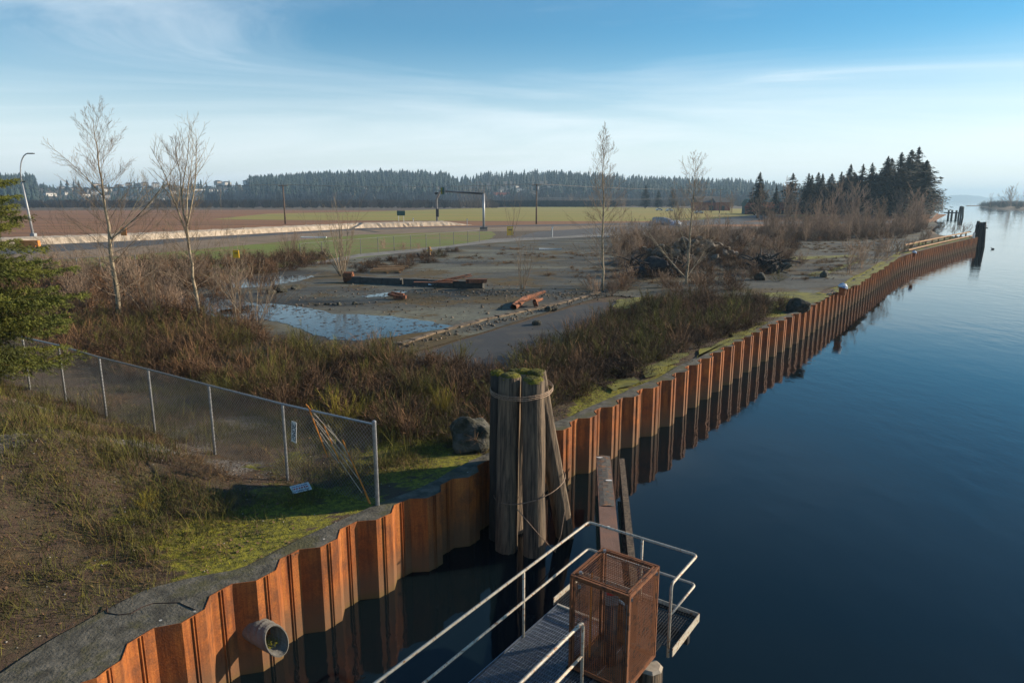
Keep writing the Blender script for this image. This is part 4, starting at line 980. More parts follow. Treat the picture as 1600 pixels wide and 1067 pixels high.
# ---------------------------------------------------------------- spruce at the left edge
def spruce_branch(L, seed, nt_=26, needle=.055):
    """drooping branch with flat side twigs and needle quads"""
    g = np.random.default_rng(seed); mb = MB(); cs = []
    n = 12; pts = []; 
    for i in range(n + 1): t = i / n; pts.append(np.array([L * t, 0, -.16 * L * t * t + .10 * L * t ** 4 + .02 * L]))
    pts = np.array(pts)
    frusta(mb, pts[:-1], pts[1:], .028 * (1 - np.arange(n) / n) + .004, .028 * (1 - np.arange(1, n + 1) / n) + .003, 3); cs.append(np.tile([[1.6, .9, .9]], (n * 6, 1)))
    seg_a = []; seg_b = []
    for k in range(nt_ * 2):
        t = .12 + .88 * (k / (nt_ * 2)); s = 1 if k % 2 else -1; i = min(int(t * n), n - 1); p = pts[i] + (pts[i + 1] - pts[i]) * (t * n - i)
        l = L * .34 * (1.12 - t) * g.uniform(.6, 1.2) + .12; a = math.radians(g.uniform(45, 65)) * s
        d = np.array([math.cos(a), math.sin(a), g.uniform(-.32, .05)]); d /= np.linalg.norm(d)
        m_ = 4; q = p
        for j in range(m_): nq = q + d * l / m_ + np.array([0, 0, -.03 * l * j]); seg_a.append(q); seg_b.append(nq); q = nq
        for j in range(4):
            u = g.uniform(.25, .9); pp = p + d * l * u; dd = d + g.normal(0, .45, 3); dd[2] -= .15; dd /= np.linalg.norm(dd); seg_a.append(pp); seg_b.append(pp + dd * l * .35)
    for i in range(n // 2, n): seg_a.append(pts[i]); seg_b.append(pts[i + 1])
    A = np.array(seg_a); B = np.array(seg_b); N = len(A)
    per = np.maximum((np.linalg.norm(B - A, axis=1) / .013).astype(int), 2)
    idx = np.repeat(np.arange(N), per); K = len(idx); t = g.random(K)[:, None]; C = A[idx] * (1 - t) + B[idx] * t
    d = (B - A)[idx]; d /= np.linalg.norm(d, axis=1, keepdims=True); r_ = g.normal(0, 1, (K, 3)); r_ -= d * (r_ * d).sum(1, keepdims=True); r_ /= np.linalg.norm(r_, axis=1, keepdims=True)
    nd = r_ * .8 + d * .6; nd[:, 2] += .12; wv = np.cross(nd, d); wv /= np.linalg.norm(wv, axis=1, keepdims=True)
    ln = needle * g.uniform(.6, 1.2, (K, 1)); Vv = np.stack([C - wv * .006, C + wv * .006, C + nd * ln + wv * .003, C + nd * ln - wv * .003], 1).reshape(-1, 3)
    mb.addn(Vv, np.arange(4 * K).reshape(K, 4))
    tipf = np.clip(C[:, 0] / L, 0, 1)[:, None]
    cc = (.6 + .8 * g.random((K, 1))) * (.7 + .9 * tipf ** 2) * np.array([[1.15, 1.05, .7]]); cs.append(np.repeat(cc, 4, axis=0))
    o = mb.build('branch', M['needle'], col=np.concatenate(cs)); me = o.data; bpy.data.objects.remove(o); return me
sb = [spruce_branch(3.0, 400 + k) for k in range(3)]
SX, SY = -15.6, 17.5; SZ = gz(SX, SY) - .1
spruce = empty('spruce_tree', (SX, SY, SZ)); tag(spruce, 'big dark green spruce with drooping branches cut by the left picture edge', 'tree')
mb = MB(); mb.tube([(0, 0, -.3), (.05, 0, 5), (0, .05, 12.5)], [.32, .2, .03], 10); mb.build('trunk', mat('spruce_bark', (.10, .07, .05), (.05, .035, .025), 6, .95, 0, .02), spruce, smooth=True)
H_ = 12.2; nb = 340
for k in range(nb):
    t = (k + .5) / nb; h = .25 + (H_ - .3) * t ** 1.1
    Lb = (4.35 * (1 - (h / H_)) ** .95 + .2) * rnd.uniform(.74, 1.08) * (.8 if h < 1.4 else 1)
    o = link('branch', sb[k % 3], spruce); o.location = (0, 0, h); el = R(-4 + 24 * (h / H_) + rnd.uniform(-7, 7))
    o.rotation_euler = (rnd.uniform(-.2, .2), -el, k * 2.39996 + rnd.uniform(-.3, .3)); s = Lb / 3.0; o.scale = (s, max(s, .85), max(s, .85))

# ---------------------------------------------------------------- conifers at the right
def conifer_mesh(h, r, seed, ragged=.3, nb=150, bare=.12):
    g = np.random.default_rng(seed); mb = MB(); cs = []
    t = np.sort(g.random(nb)) ; z = h * (bare + (1 - bare) * t); az = g.random(nb) * 6.283
    t = np.round(t * 26) / 26 + g.normal(0, .006, nb); t = np.clip(t, 0, 1); z = h * (bare + (1 - bare) * t); L = r * (1 - t) ** .8 * (1 - ragged + 2 * ragged * g.random(nb)) + .10
    per = 22; idx = np.repeat(np.arange(nb), per); K = len(idx); u = g.random(K) ** .7
    d = np.stack([np.cos(az[idx] + g.normal(0, .28, K)), np.sin(az[idx] + g.normal(0, .28, K)), np.zeros(K)], 1)
    C = d * (L[idx] * u)[:, None]; C[:, 2] = z[idx] - .30 * L[idx] * u ** 1.3 + g.normal(0, .12, K) + .12 * L[idx] * u ** 3
    s = (.13 + .20 * g.random(K)) * np.clip(L[idx] / r * 1.6, .35, 1.1); side = np.stack([-d[:, 1], d[:, 0], g.normal(0, .2, K)], 1)
    dn = d.copy(); dn[:, 2] = -.15 + g.normal(0, .25, K)
    V = np.stack([C - side * s[:, None], C + dn * s[:, None] * 1.5, C + side * s[:, None], C - dn * s[:, None] * .9 + np.array([0, 0, .1])], 1).reshape(-1, 3)
    mb.addn(V, np.arange(4 * K).reshape(K, 4)); cc = (.55 + .9 * g.random((K, 1))) * np.ones((1, 3)); cs = np.repeat(cc, 4, axis=0)
    o = mb.build('crown', M['fir'], col=cs); me = o.data; bpy.data.objects.remove(o)
    mb = MB(); mb.tube([(0, 0, -1), (0, 0, h * .5), (0, 0, h * .97)], [.022 * h, .013 * h, .003 * h], 6); o = mb.build('trunk', M['pole'], smooth=True); tm = o.data; bpy.data.objects.remove(o)
    return me, tm
con = [conifer_mesh(14, 3.2, 500, .35, 230), conifer_mesh(14, 2.6, 501, .5, 190), conifer_mesh(14, 3.8, 502, .45, 260), conifer_mesh(14, 3.2, 503, .6, 130, .3)]
def conifer(px, pybase, pytop, k, label, group=None, Y=None, wide=1.0):
    b = P(px, pybase, 1.7) if Y is None else PY(px, pybase, Y)
    top = PY(px, pytop, b.y).z; h = top - b.z; root = empty('conifer_tree', (b.x, b.y, b.z), rnd.uniform(0, 6)); tag(root, label, 'tree', group)
    s = h / 14
    for nm, me in (('crown', con[k][0]), ('trunk', con[k][1])):
        o = link(nm, me, root); o.scale = (s * wide, s * wide, s)
G1 = 'dark conifers of the grove by the river'
for i, (px, pt, k, wd_, lb) in enumerate([
    (1183, 270, 0, 1.0, 'lone pointed conifer at the left end of the grove'), (1210, 290, 1, .8, 'short narrow conifer right of the lone pointed one'),
    (1234, 272, 3, 1.1, 'open crowned conifer behind the long red building'), (1262, 280, 1, 1.0, 'mid height conifer with thin crown in the middle of the grove'),
    (1280, 272, 0, .9, 'dark conifer just left of the gap in the grove'), (1298, 283, 2, .8, 'lower rounded conifer in the gap of the grove'),
    (1322, 258, 0, .9, 'conifer with two pointed tops in the middle grove'), (1341, 258, 1, 1.0, 'narrow conifer left of the grove\'s tallest group'), (1355, 256, 3, .8, 'thin spire conifer beside the tallest group'),
    (1378, 246, 2, .9, 'broad conifer at the left of the grove\'s tallest group'), (1398, 240, 0, 1.1, 'second tallest conifer of the grove'), (1413, 236, 2, 1.0, 'tall broad conifer near the right end of the grove'),
    (1424, 232, 1, 1.2, 'tallest conifer of the grove'), (1438, 252, 3, 1.1, 'drooping conifer at the right end of the grove above the water')]):
    conifer(px, 340 + rnd.uniform(-3, 2), pt, k, lb, None, wide=wd_ * (1.3 if px > 1300 else 1.2))
for i in range(34):
    conifer(1262 + i * 5.4 + rnd.uniform(-4, 4), 337 + rnd.uniform(-3, 2), rnd.uniform(264, 290) - (16 if i > 19 else 0), rnd.choice([0, 1, 2, 3]), 'dark conifer filling the back of the grove', G1, wide=rnd.uniform(1.2, 1.6))
for px, pt, lb in [(1008, 290, 'leftmost of the three dark conifers by the field edge'), (1028, 296, 'middle one of the three dark conifers by the field edge'), (1050, 294, 'rightmost of the three dark conifers by the field edge'), (1084, 300, 'small olive conifer behind the pale yard tree')]:
    conifer(px, 326, pt, 2, lb)
# bare deciduous trees among them
for i in range(20):
    px = 1190 + i * 13.2 + rnd.uniform(-4, 4)
    if px > 1458: px = 1430 + rnd.uniform(0, 25)
    b = P(px, 343 + rnd.uniform(-3, 3), 1.7); top = PY(px, rnd.uniform(280, 310) if px < 1440 else rnd.uniform(292, 306), b.y).z
    o = link('bare_tree', protos[rnd.choice([1, 2, 2])]); o.location = b; s = (top - b.z) / (5.5 if o.data == protos[1] else 3.3); o.scale = (s, s, s); o.rotation_euler = (0, 0, rnd.uniform(0, 6))
    tag(o, 'grey leafless tree mixed in with the dark conifer grove', 'tree', 'bare trees in the conifer grove')
for (px, pyb, pt) in [(1448, 338, 300), (1458, 337, 304), (1466, 335, 308), (1472, 333, 312)]:
    b = P(px, pyb, 1.7); o = link('bare_tree', protos[2]); s = (PY(px, pt, b.y).z - b.z) / 3.2; o.location = b; o.scale = (s * 1.2, s * 1.2, s); tag(o, 'rounded leafless bush tree at the water end of the grove', 'tree', 'rounded bare trees at the water end')
for (px, pyb, pt, lb) in [(1143, 333, 300, 'rounded grey bare tree left of the conifer grove'), (950, 330, 305, 'rounded brown bare tree behind the field, left of the three conifers'), (893, 322, 303, 'round bare tree at the far edge of the green field'), (925, 322, 303, 'second round bare tree at the far edge of the green field'), (857, 320, 305, 'small round bare tree beyond the utility pole'), (975, 328, 306, 'bare bushy tree right of the alone standing yard tree')]:
    b = P(px, pyb, 1.7); o = link('bare_tree', protos[2]); s = (PY(px, pt, b.y).z - b.z) / 3.2; o.location = b; o.scale = (s, s, s); tag(o, lb, 'tree')
for i in range(9):
    px = 722 + i * 5.2; b = P(px, 326, 1.7); o = link('bare_tree', protos[4]); s = (PY(px, 284 + rnd.uniform(-4, 8), b.y).z - b.z) / 7.5; o.location = b; o.scale = (s, s, s); tag(o, 'tall pale poplar in the row behind the highway gantry', 'tree', 'poplars behind the gantry')

M['greenbrown'] = mat('far_mixed_crowns', (.06, .055, .035), (.035, .035, .024), .02, .95, tint=True)
# ---------------------------------------------------------------- far woods on the hills (one mass) and houses
def cone_trees(name, pts, m, seed=1, fat=.2):
    g = np.random.default_rng(seed); X = np.array([p[0] for p in pts]); Y = np.array([p[1] for p in pts]); Z = np.array([p[2] for p in pts]); Hh = np.array([p[3] for p in pts]); N = len(X)
    tiers = 4; k = 6; vs = []; cs = g.uniform(.55, 1.35, N)
    fs = []; cnt = 0; V = []; C = []
    for t in range(tiers):
        zb = Z + Hh * (.08 + .22 * t); zt = Z + Hh * min(1, .42 + .22 * t); r = Hh * fat * (1 - .22 * t)
        ring = []
        for a in range(k):
            an = 2 * math.pi * a / k + t + g.uniform(-.3, .3, N); rr_ = r * g.uniform(.6, 1.25, N)
            ring.append(np.stack([X + np.cos(an) * rr_, Y + np.sin(an) * rr_, zb + g.uniform(-.04, .04, N) * Hh], 1))
        ring.append(np.stack([X, Y, zt], 1)); V.append(np.stack(ring, 1)); 
    V = np.concatenate(V, 1); base = (np.arange(N) * tiers * (k + 1))[:, None]
    for t in range(tiers):
        o_ = t * (k + 1)
        for a in range(k): fs.append(np.concatenate([base + o_ + a, base + o_ + (a + 1) % k, base + o_ + k], 1))
    mb = MB(); mb.addn(V.reshape(-1, 3), np.concatenate(fs)); o = mb.build(name, M[m], col=np.repeat(cs, tiers * (k + 1))[:, None] * np.ones((1, 3))); return tag(o, kind='stuff')
def hill_pts(n, px0, px1, Y0, Y1, f=lambda px, Y: 1, h=(14, 26), seed=3):
    rr = random.Random(seed); o = []
    while len(o) < n:
        px = rr.uniform(px0, px1); Y = rr.uniform(Y0, Y1)
        if rr.random() > f(px, Y): continue
        X = (px - 800) / FOC * Y; o.append([X, Y, 0, rr.uniform(*h)])
    a = np.array(o); a[:, 2] = ground_z(a[:, 0], a[:, 1]) - 1; return a
def houses_zone(px, Y): return (1.0 if not (75 < px < 400 and Y > 880) else .045)
def crest_h(px): return 1
hp = hill_pts(5200, -500, 1250, 980, 1620, lambda px, Y: houses_zone(px, Y) * (0.35 if 735 < px < 860 and Y < 1400 else 1) * (1 if fbm(np.array(px * .02), np.array(Y * .008), 3) > .42 else .25), (10, 26), 3)
cone_trees('hillside_forest', hp, 'forest', 4, .25)
hp2 = hill_pts(900, 60, 420, 880, 1500, h=(4, 9), seed=44); cone_trees('garden_trees', hp2, 'forest', 45, .42)
hp2 = hill_pts(700, 340, 1250, 900, 1600, h=(6, 14), seed=46); cone_trees('round_trees', hp2, 'greenbrown', 47, .42)
hp = hill_pts(700, -500, 70, 900, 1300, seed=6, h=(20, 32)); cone_trees('dark_hill_wood', hp, 'forest', 7, .2)
hp = hill_pts(520, 400, 640, 1450, 1640, h=(9, 28), seed=13); cone_trees('ridge_forest', hp, 'forest', 8, .30)
hp = hill_pts(340, 600, 730, 1450, 1640, h=(9, 31), seed=14); cone_trees('ridge_forest', hp, 'forest', 9, .30)
hp = hill_pts(420, 800, 1180, 1480, 1640, h=(6, 21), seed=15); cone_trees('ridge_forest', hp, 'forest', 9, .30)
# bare brown / grey brush between fields and hills
def puffs(name, n, px0, px1, Y0, Y1, hh, m, seed):
    g = np.random.default_rng(seed); px = g.uniform(px0, px1, n); Y = g.uniform(Y0, Y1, n); X = (px - 800) / FOC * Y; Z = ground_z(X, Y)
    h = g.uniform(hh[0], hh[1], n); per = 14; idx = np.repeat(np.arange(n), per); K = len(idx)
    az_ = g.random(K) * 6.28; rd = g.random(K) ** .5 * h[idx] * .55; zz = g.random(K)
    A = np.stack([X[idx] + np.cos(az_) * rd * .3, Y[idx] + np.sin(az_) * rd * .3, Z[idx] - .3], 1); B = np.stack([X[idx] + np.cos(az_) * rd, Y[idx] + np.sin(az_) * rd, Z[idx] + h[idx] * (.45 + .6 * zz)], 1)
    mb = MB(); sd = np.stack([np.ones(K), np.zeros(K), np.zeros(K)], 1); w_ = h[idx] * .05
    V = np.stack([A - sd * w_[:, None] * .5, A + sd * w_[:, None] * .5, B + sd * w_[:, None] * .8, B - sd * w_[:, None] * .8], 1).reshape(-1, 3)
    mb.addn(V, np.arange(4 * K).reshape(K, 4)); cs = np.repeat(g.uniform(.6, 1.3, n)[idx], 4)[:, None] * np.ones((1, 3)); o = mb.build(name, M[m], col=cs); return tag(o, kind='stuff')
puffs('field_edge_brush', 2600, -300, 780, 560, 900, (3, 7), 'farbrush', 31)
puffs('field_edge_brush', 1500, 780, 1200, 700, 1000, (3, 7), 'farbrush', 34)
M['greybrush'] = mat('grey_bare_wood', (.15, .13, .12), (.09, .08, .075), .02, .95, tint=True)
puffs('grey_bare_wood', 620, 330, 1180, 830, 1050, (8, 16), 'greybrush', 32)
puffs('grey_bare_wood', 260, -300, 330, 830, 930, (3, 6), 'greybrush', 36)
M['darkhedge'] = mat('dark_hedge', (.03, .034, .028), (.02, .022, .02), .1, .95, tint=True)
puffs('dark_hedge', 420, 770, 960, 640, 690, (4, 6), 'darkhedge', 33)

def house(px, py, wdt, dep, hgt, wm_, rz, label, group, Y=None, flat=False):
    # find where the pixel ray meets the hill
    Yf = Y
    if Yf is None:
        for Yt in np.arange(860, 1700, 6):
            q = PY(px, py, float(Yt))
            if gz(q.x, q.y) >= q.z: Yf = float(Yt); break
        if Yf is None: Yf = 1480.0
    q = PY(px, py, Yf); z = gz(q.x, q.y)
    if Y is None and q.z > z + 3: z = q.z - 1
    root = empty('house', (q.x, q.y, z), rz); tag(root, label, 'house', group)
    mb = MB(); mb.box((0, 0, hgt / 2 - 1), (wdt, dep, hgt + 2)); mb.build('wall', M[wm_], root)
    if flat: mb = MB(); mb.box((0, 0, hgt + .2), (wdt + .8, dep + .8, .4)); mb.build('roof', M['roof'], root)
    else:
        e = .7; rh = dep * .22; v = [(-wdt / 2 - e, -dep / 2 - e, hgt), (wdt / 2 + e, -dep / 2 - e, hgt), (wdt / 2 + e, dep / 2 + e, hgt), (-wdt / 2 - e, dep / 2 + e, hgt), (-wdt * .3, 0, hgt + rh), (wdt * .3, 0, hgt + rh)]
        mb = MB(); mb.add(v, [(0, 1, 5, 4), (2, 3, 4, 5), (1, 2, 5), (3, 0, 4), (3, 2, 1, 0)]); mb.build('roof', M['roof'], root)
    nw = max(2, int(wdt / 4)); lev = 2 if hgt > 5 else 1
    for lv in range(lev):
        for i in range(nw):
            mb = MB(); mb.box(((i + .5) / nw * wdt - wdt / 2, -dep / 2 - .04, 1.6 + lv * 2.9), (1.7, .12, 1.3)); mb.build('window', M['glass'], root)
    return root
hs_ = random.Random(77)
hl = [(78, 305, 'wall_white'), (98, 294, 'wall_grey'), (105, 304, 'wall_white'), (112, 296, 'wall_white'), (122, 297, 'wall_grey'), (135, 295, 'wall_grey'), (146, 295, 'wall_beige'), (150, 289, 'wall_beige'), (158, 293, 'wall_grey'), (133, 306, 'wall_white'), (141, 300, 'wall_grey'), (150, 303, 'wall_white'), (166, 298, 'wall_white'), (163, 309, 'wall_grey'), (178, 296, 'wall_white'), (186, 291, 'wall_beige'), (193, 295, 'wall_white'), (201, 289, 'wall_beige'), (208, 295, 'wall_white'), (216, 290, 'wall_grey'), (226, 288, 'wall_beige'), (234, 294, 'wall_grey'), (243, 289, 'wall_white'), (262, 290, 'wall_beige'), (270, 302, 'wall_white'), (274, 293, 'wall_white'), (283, 298, 'wall_beige'), (290, 304, 'wall_white'), (298, 291, 'wall_grey'), (311, 292, 'wall_white'), (312, 303, 'wall_white'), (325, 294, 'wall_beige'), (333, 300, 'wall_white'), (341, 286, 'wall_beige'), (345, 292, 'wall_white'), (354, 287, 'wall_white'), (353, 299, 'wall_grey'), (387, 285, 'wall_white'), (455, 289, 'wall_white'), (463, 291, 'wall_beige'), (555, 289, 'wall_white'), (566, 297, 'wall_grey'), (652, 296, 'wall_white')]
for (px, py, wm_) in hl:
    house(px, py + 1.5, hs_.uniform(11, 17), hs_.uniform(9, 12), hs_.uniform(4.0, 6.0), wm_, hs_.uniform(.5, 1.15), 'detached %s house on the wooded hillside beyond the fields' % {'wall_white': 'white', 'wall_grey': 'grey', 'wall_beige': 'beige'}[wm_], {'wall_white': 'white houses on the hillside', 'wall_grey': 'grey houses on the hillside', 'wall_beige': 'beige houses on the hillside'}[wm_])
house(312, 303, 22, 12, 8, 'wall_white', .7, 'large white flat roofed block among the hillside houses', None, None, True)
for (px, py) in [(772, 306), (780, 299), (786, 300), (792, 306), (798, 298), (806, 296), (776, 303), (812, 300)]:
    house(px, py, 13, 9, 5, hs_.choice(['wall_white', 'wall_grey']), hs_.uniform(.4, 1.0), 'small pale house in the cluster between gantry and utility pole', 'houses between the gantry and the pole')
def barn(px, py, w_, d_, h_, wm_, rm, label, Y, name='barn', cat='barn'):
    q = PY(px, py, Y); root = empty(name, (q.x, q.y, gz(q.x, q.y)), .1); tag(root, label, cat)
    mb = MB(); mb.box((0, 0, h_ / 2), (w_, d_, h_)); mb.build('wall', M[wm_], root)
    v = [(-w_ / 2 - .5, -d_ / 2 - .5, h_), (w_ / 2 + .5, -d_ / 2 - .5, h_), (w_ / 2 + .5, d_ / 2 + .5, h_), (-w_ / 2 - .5, d_ / 2 + .5, h_), (-w_ / 2 - .5, 0, h_ + d_ * .3), (w_ / 2 + .5, 0, h_ + d_ * .3)]
    mb = MB(); mb.add(v, [(0, 1, 5, 4), (2, 3, 4, 5), (1, 2, 5), (3, 0, 4), (3, 2, 1, 0)]); mb.build('roof', M[rm], root)
    mb = MB(); mb.box((0, -d_ / 2 - .05, h_ * .3), (w_ * .2, .2, h_ * .6)); mb.build('door', M['dark_metal'], root); return root
barn(236, 331, 8, 7, 3.2, 'brick', 'wall_white', 'small red barn left of the white silo', 780)
barn(254, 331, 9, 7, 3.0, 'wall_white', 'roof', 'low white barn next to the silo', 790)
barn(274, 329, 8, 6, 2.2, 'wall_white', 'wall_grey', 'small white shed right of the silo', 800)
q = PY(257, 330, 785); root = empty('silo', (q.x, q.y, 1.7)); tag(root, 'tall white farm silo standing behind the barns', 'silo'); mb = MB(); mb.tube([(0, 0, 0), (0, 0, 7)], 1.6, 12); mb.build('shaft', M['wall_white'], root); mb = MB(); mb.tube([(0, 0, 7), (0, 0, 8.0), (0, 0, 8.4)], [1.65, 1.1, .2], 12); mb.build('dome', M['wall_grey'], root)
barn(784, 316, 22, 14, 7, 'wall_white', 'redroof', 'white barn with pinkish red roof at the far end of the field', 1000)
barn(1105, 326, 16, 12, 5.0, 'brick', 'roof', 'red brick house behind the far roadside poles', 430, 'brick_house', 'house')
barn(1125, 326, 9, 9, 5.0, 'brick', 'roof', 'narrow red brick house right of the wider one', 425, 'brick_house', 'house')
barn(1190, 329, 16, 8, 4.5, 'teal', 'teal', 'dark teal metal shed in front of the lone pointed conifer', 330, 'metal_shed', 'shed')
barn(1225, 330, 34, 8, 3.0, 'redroof', 'redroof', 'long low rusty red building behind the thicket', 320, 'long_building', 'building')

# ---------------------------------------------------------------- island, spit and far shores on the right
isl = []
for i, (px, py) in enumerate([(1530, 322.5), (1545, 326), (1600, 328.5), (1760, 331), (1760, 322), (1560, 319.5)]):
    q = P(px, py, .1); isl.append((q.x, q.y))
def island_mesh(pts, h):
    c = np.mean(pts, axis=0); mb = MB(); v = [(x, y, -.4) for x, y in pts] + [(c[0] + (x - c[0]) * .93, c[1] + (y - c[1]) * .93, h) for x, y in pts]
    n = len(pts); f = [(i, (i + 1) % n, n + (i + 1) % n, n + i) for i in range(n)] + [tuple(range(n, 2 * n))]; mb.add(v, f); return mb
tag(island_mesh(isl, 1.2).build('river_island', M['tan_verge']), kind='structure')
q0 = [P(x, y, .1) for x, y in [(1508, 322.0), (1545, 322.6), (1545, 321.4), (1510, 321.2)]]; tag(island_mesh([(a.x, a.y) for a in q0], .35).build('mud_spit', M['tan_verge']), kind='structure')
W_ = [(p[0], p[1]) for p in isl]; ip = []
cx0, cx1 = min(p[0] for p in W_), max(p[0] for p in W_); cy0, cy1 = min(p[1] for p in W_), max(p[1] for p in W_)
while len(ip) < 420:
    x_1, y_1 = rnd.uniform(cx0, cx1), rnd.uniform(cy0, cy1)
    if inpoly(x_1, y_1, W_): ip.append((x_1, y_1))
mass('island_scrub', bramb, [(x_1, y_1, 1, s * 3.2, s * 3.4) for x_1, y_1 in ip for s in [rnd.uniform(1.2, 2.2)]], 'darkhedge')
for (px, pt, lb, sc) in [(1546, 302, 'small bare tree at the left tip of the island', 1.2), (1579, 290, 'tallest bare tree on the river island', 1.0), (1598, 296, 'bare tree on the island at the picture edge', 1.0), (1563, 308, 'low bare tree left of the island\'s tallest', 1.3), (1587, 303, 'low bare tree right of the island\'s tallest', 1.3)]:
    b = P(px, 324.5, 1.0); o = link('bare_tree', protos[1 if px != 1579 else 2]); s = (PY(px, pt, b.y).z - 1) / (5.3 if px != 1579 else 3.3); o.location = b; o.scale = (s * sc, s * sc, s); tag(o, lb, 'tree')
# distant blue hills across the bay
for (px0, px1, Y, ht) in [(1440, 1525, 7000, 62), (1505, 1800, 7800, 85), (1380, 1500, 8300, 70)]:
    v = []; n_ = 40
    for i in range(n_ + 1):
        px = px0 + (px1 - px0) * i / n_; X = (px - 800) / FOC * Y; e = math.sin(math.pi * i / n_) ** .5
        h = ht * e * (.6 + .6 * float(fbm(np.array(i * .22 + px0), np.array(1.3), 4)))
        v += [(X, Y - 300, -1), (X * 1.01, Y, h + .1), (X * 1.03, Y + 400, -1)]
    f = []
    for i in range(n_):
        for k in range(2): a = i * 3 + k; f.append((a, a + 3, a + 4, a + 1))
    mb = MB(); mb.add(v, f); tag(mb.build('distant_hills', M['forest'], smooth=True, col=np.ones((len(v), 3))), kind='structure')

# ================================================================ objects
M['meshwire'] = mat('fence_wire', (.13, .135, .14), (.20, .20, .20), 5, .6, .4)
M['dullgalv'] = mat('dull_galvanised', (.13, .13, .13), (.18, .18, .17), 3, .8)
# ---------------------------------------------------------------- chain link fences
def chain_link(mb, a, b, h, pitch, r, z0=.04, slope=None):
    """two layers of straight diagonal wires between posts a and b (a, b at the ground)"""
    a = Vector(a); b = Vector(b); L = (b - a).length; d = (b - a) / L; n = d.cross(Vector((0, 0, 1))).normalized()
    A = []; B = []
    for sg in (1, -1):
        x = -h if sg == 1 else 0
        xs = np.arange(-h, L + h, pitch)
        for x0 in xs:
            # wire from (x0, 0) going up at 45 deg
            s0, s1 = (x0, x0 + sg * (h))
            t0, t1 = 0.0, 1.0
            lo, hi = min(s0, s1), max(s0, s1)
            if hi <= 0 or lo >= L: continue
            def tt(s): return (s - s0) / (s1 - s0)
            c = sorted([tt(0), tt(L)]); t0 = max(0, c[0]); t1 = min(1, c[1])
            if t1 - t0 < .01: continue
            for (t, lst) in ((t0, A), (t1, B)):
                s = s0 + (s1 - s0) * t; p = a + d * s + Vector((0, 0, z0 + h * t)) + n * (.004 * sg); lst.append(tuple(p))
    frusta(mb, A, B, np.full(len(A), r), np.full(len(A), r), 3)
def line_fence(name, label, posts, h, cat='fence', pitch=.10, wr=.0036, pr=.035, rail=.024, endr=None, mm='galv', zrel=0):
    root = empty(name, posts[0]); tag(root, label, cat); o0 = Vector(posts[0])
    for i, p in enumerate(posts):
        q = Vector(p) - o0; rr_ = (endr or pr) if i == 0 else pr
        mb = MB(); mb.tube([q + Vector((0, 0, -.2)), q + Vector((0, 0, h + (.06 if i == 0 else -.02)))], rr_, 8); mb.tube([q + Vector((0, 0, h + (.06 if i == 0 else -.02))), q + Vector((0, 0, h + (.09 if i == 0 else .02)))], [rr_ * 1.15, rr_ * .5], 8); mb.build('post', M[mm], root, smooth=False)
    for i in range(len(posts) - 1):
        a = Vector(posts[i]) - o0; b = Vector(posts[i + 1]) - o0
        mb = MB(); mb.tube([a + Vector((0, 0, h)), b + Vector((0, 0, h))], rail, 6); mb.build('top_rail', M[mm], root)
        if pitch:
            mb = MB(); chain_link(mb, a, b, h - .02, pitch, wr)
            o = mb.build('chain_link_mesh', M['meshwire'], root); o['kind'] = 'stuff'
            # twisted barbs above the rail
            if pitch < .11:
                mb = MB(); L = (b - a).length; n_ = int(L / pitch)
                A = [tuple(a.lerp(b, (k + .5) / n_) + Vector((0, 0, h))) for k in range(n_)]; B = [tuple(Vector(x_1) + Vector((rnd.uniform(-.01, .01), 0, .055))) for x_1 in A]
                frusta(mb, A, B, np.full(n_, .004), np.full(n_, .002), 3); o = mb.build('wire_barbs', M['galv'], root); o['kind'] = 'stuff'
    return root
fp = [(-2.88, 13.62), (-5.28, 15.08), (-7.66, 16.66), (-9.96, 18.14), (-12.2, 19.66), (-14.4, 21.2), (-16.6, 22.7), (-18.9, 24.2)]
line_fence('chain_link_fence', 'galvanised chain link fence running from the wall up along the near bank', [(x, y, min(gz(x, y), 1.80)) for x, y in fp], 1.86, endr=.045)
bf = [P(x, y, 1.74) for x, y in [(1010, 364), (930, 367), (862, 370.5), (800, 373.5), (749, 378), (731, 380.6), (709, 382.8), (687.6, 384.8), (666, 387.6), (642, 389.5), (616, 392), (591, 394.5), (564, 397.5), (535, 400.5), (504, 404), (470, 408)]]
line_fence('chain_link_fence', 'long low chain link fence along the back of the asphalt yard', [tuple(q) for q in bf], 1.85, pitch=.3, wr=.004, pr=.04, rail=.022, mm='dullgalv')
lf = [P(x, y, 1.74) for x, y in [(215, 438), (160, 441), (124, 443), (70, 446), (-20, 450)]]
line_fence('chain_link_fence', 'stretch of chain link fence half buried in brown brush left of the cottonwoods', [tuple(q) for q in lf], 2.0, pitch=.3, wr=.004, pr=.04, rail=.022, mm='dullgalv')

# signs on and under the fence
def frame_on(o_, ux, uy):
    ux = Vector(ux).normalized(); n = ux.cross(Vector(uy)).normalized(); uy = n.cross(ux); m = Matrix((ux, uy, n)).transposed().to_4x4(); m.translation = Vector(o_); return m
fdir = Vector((fd[0], fd[1], 0))
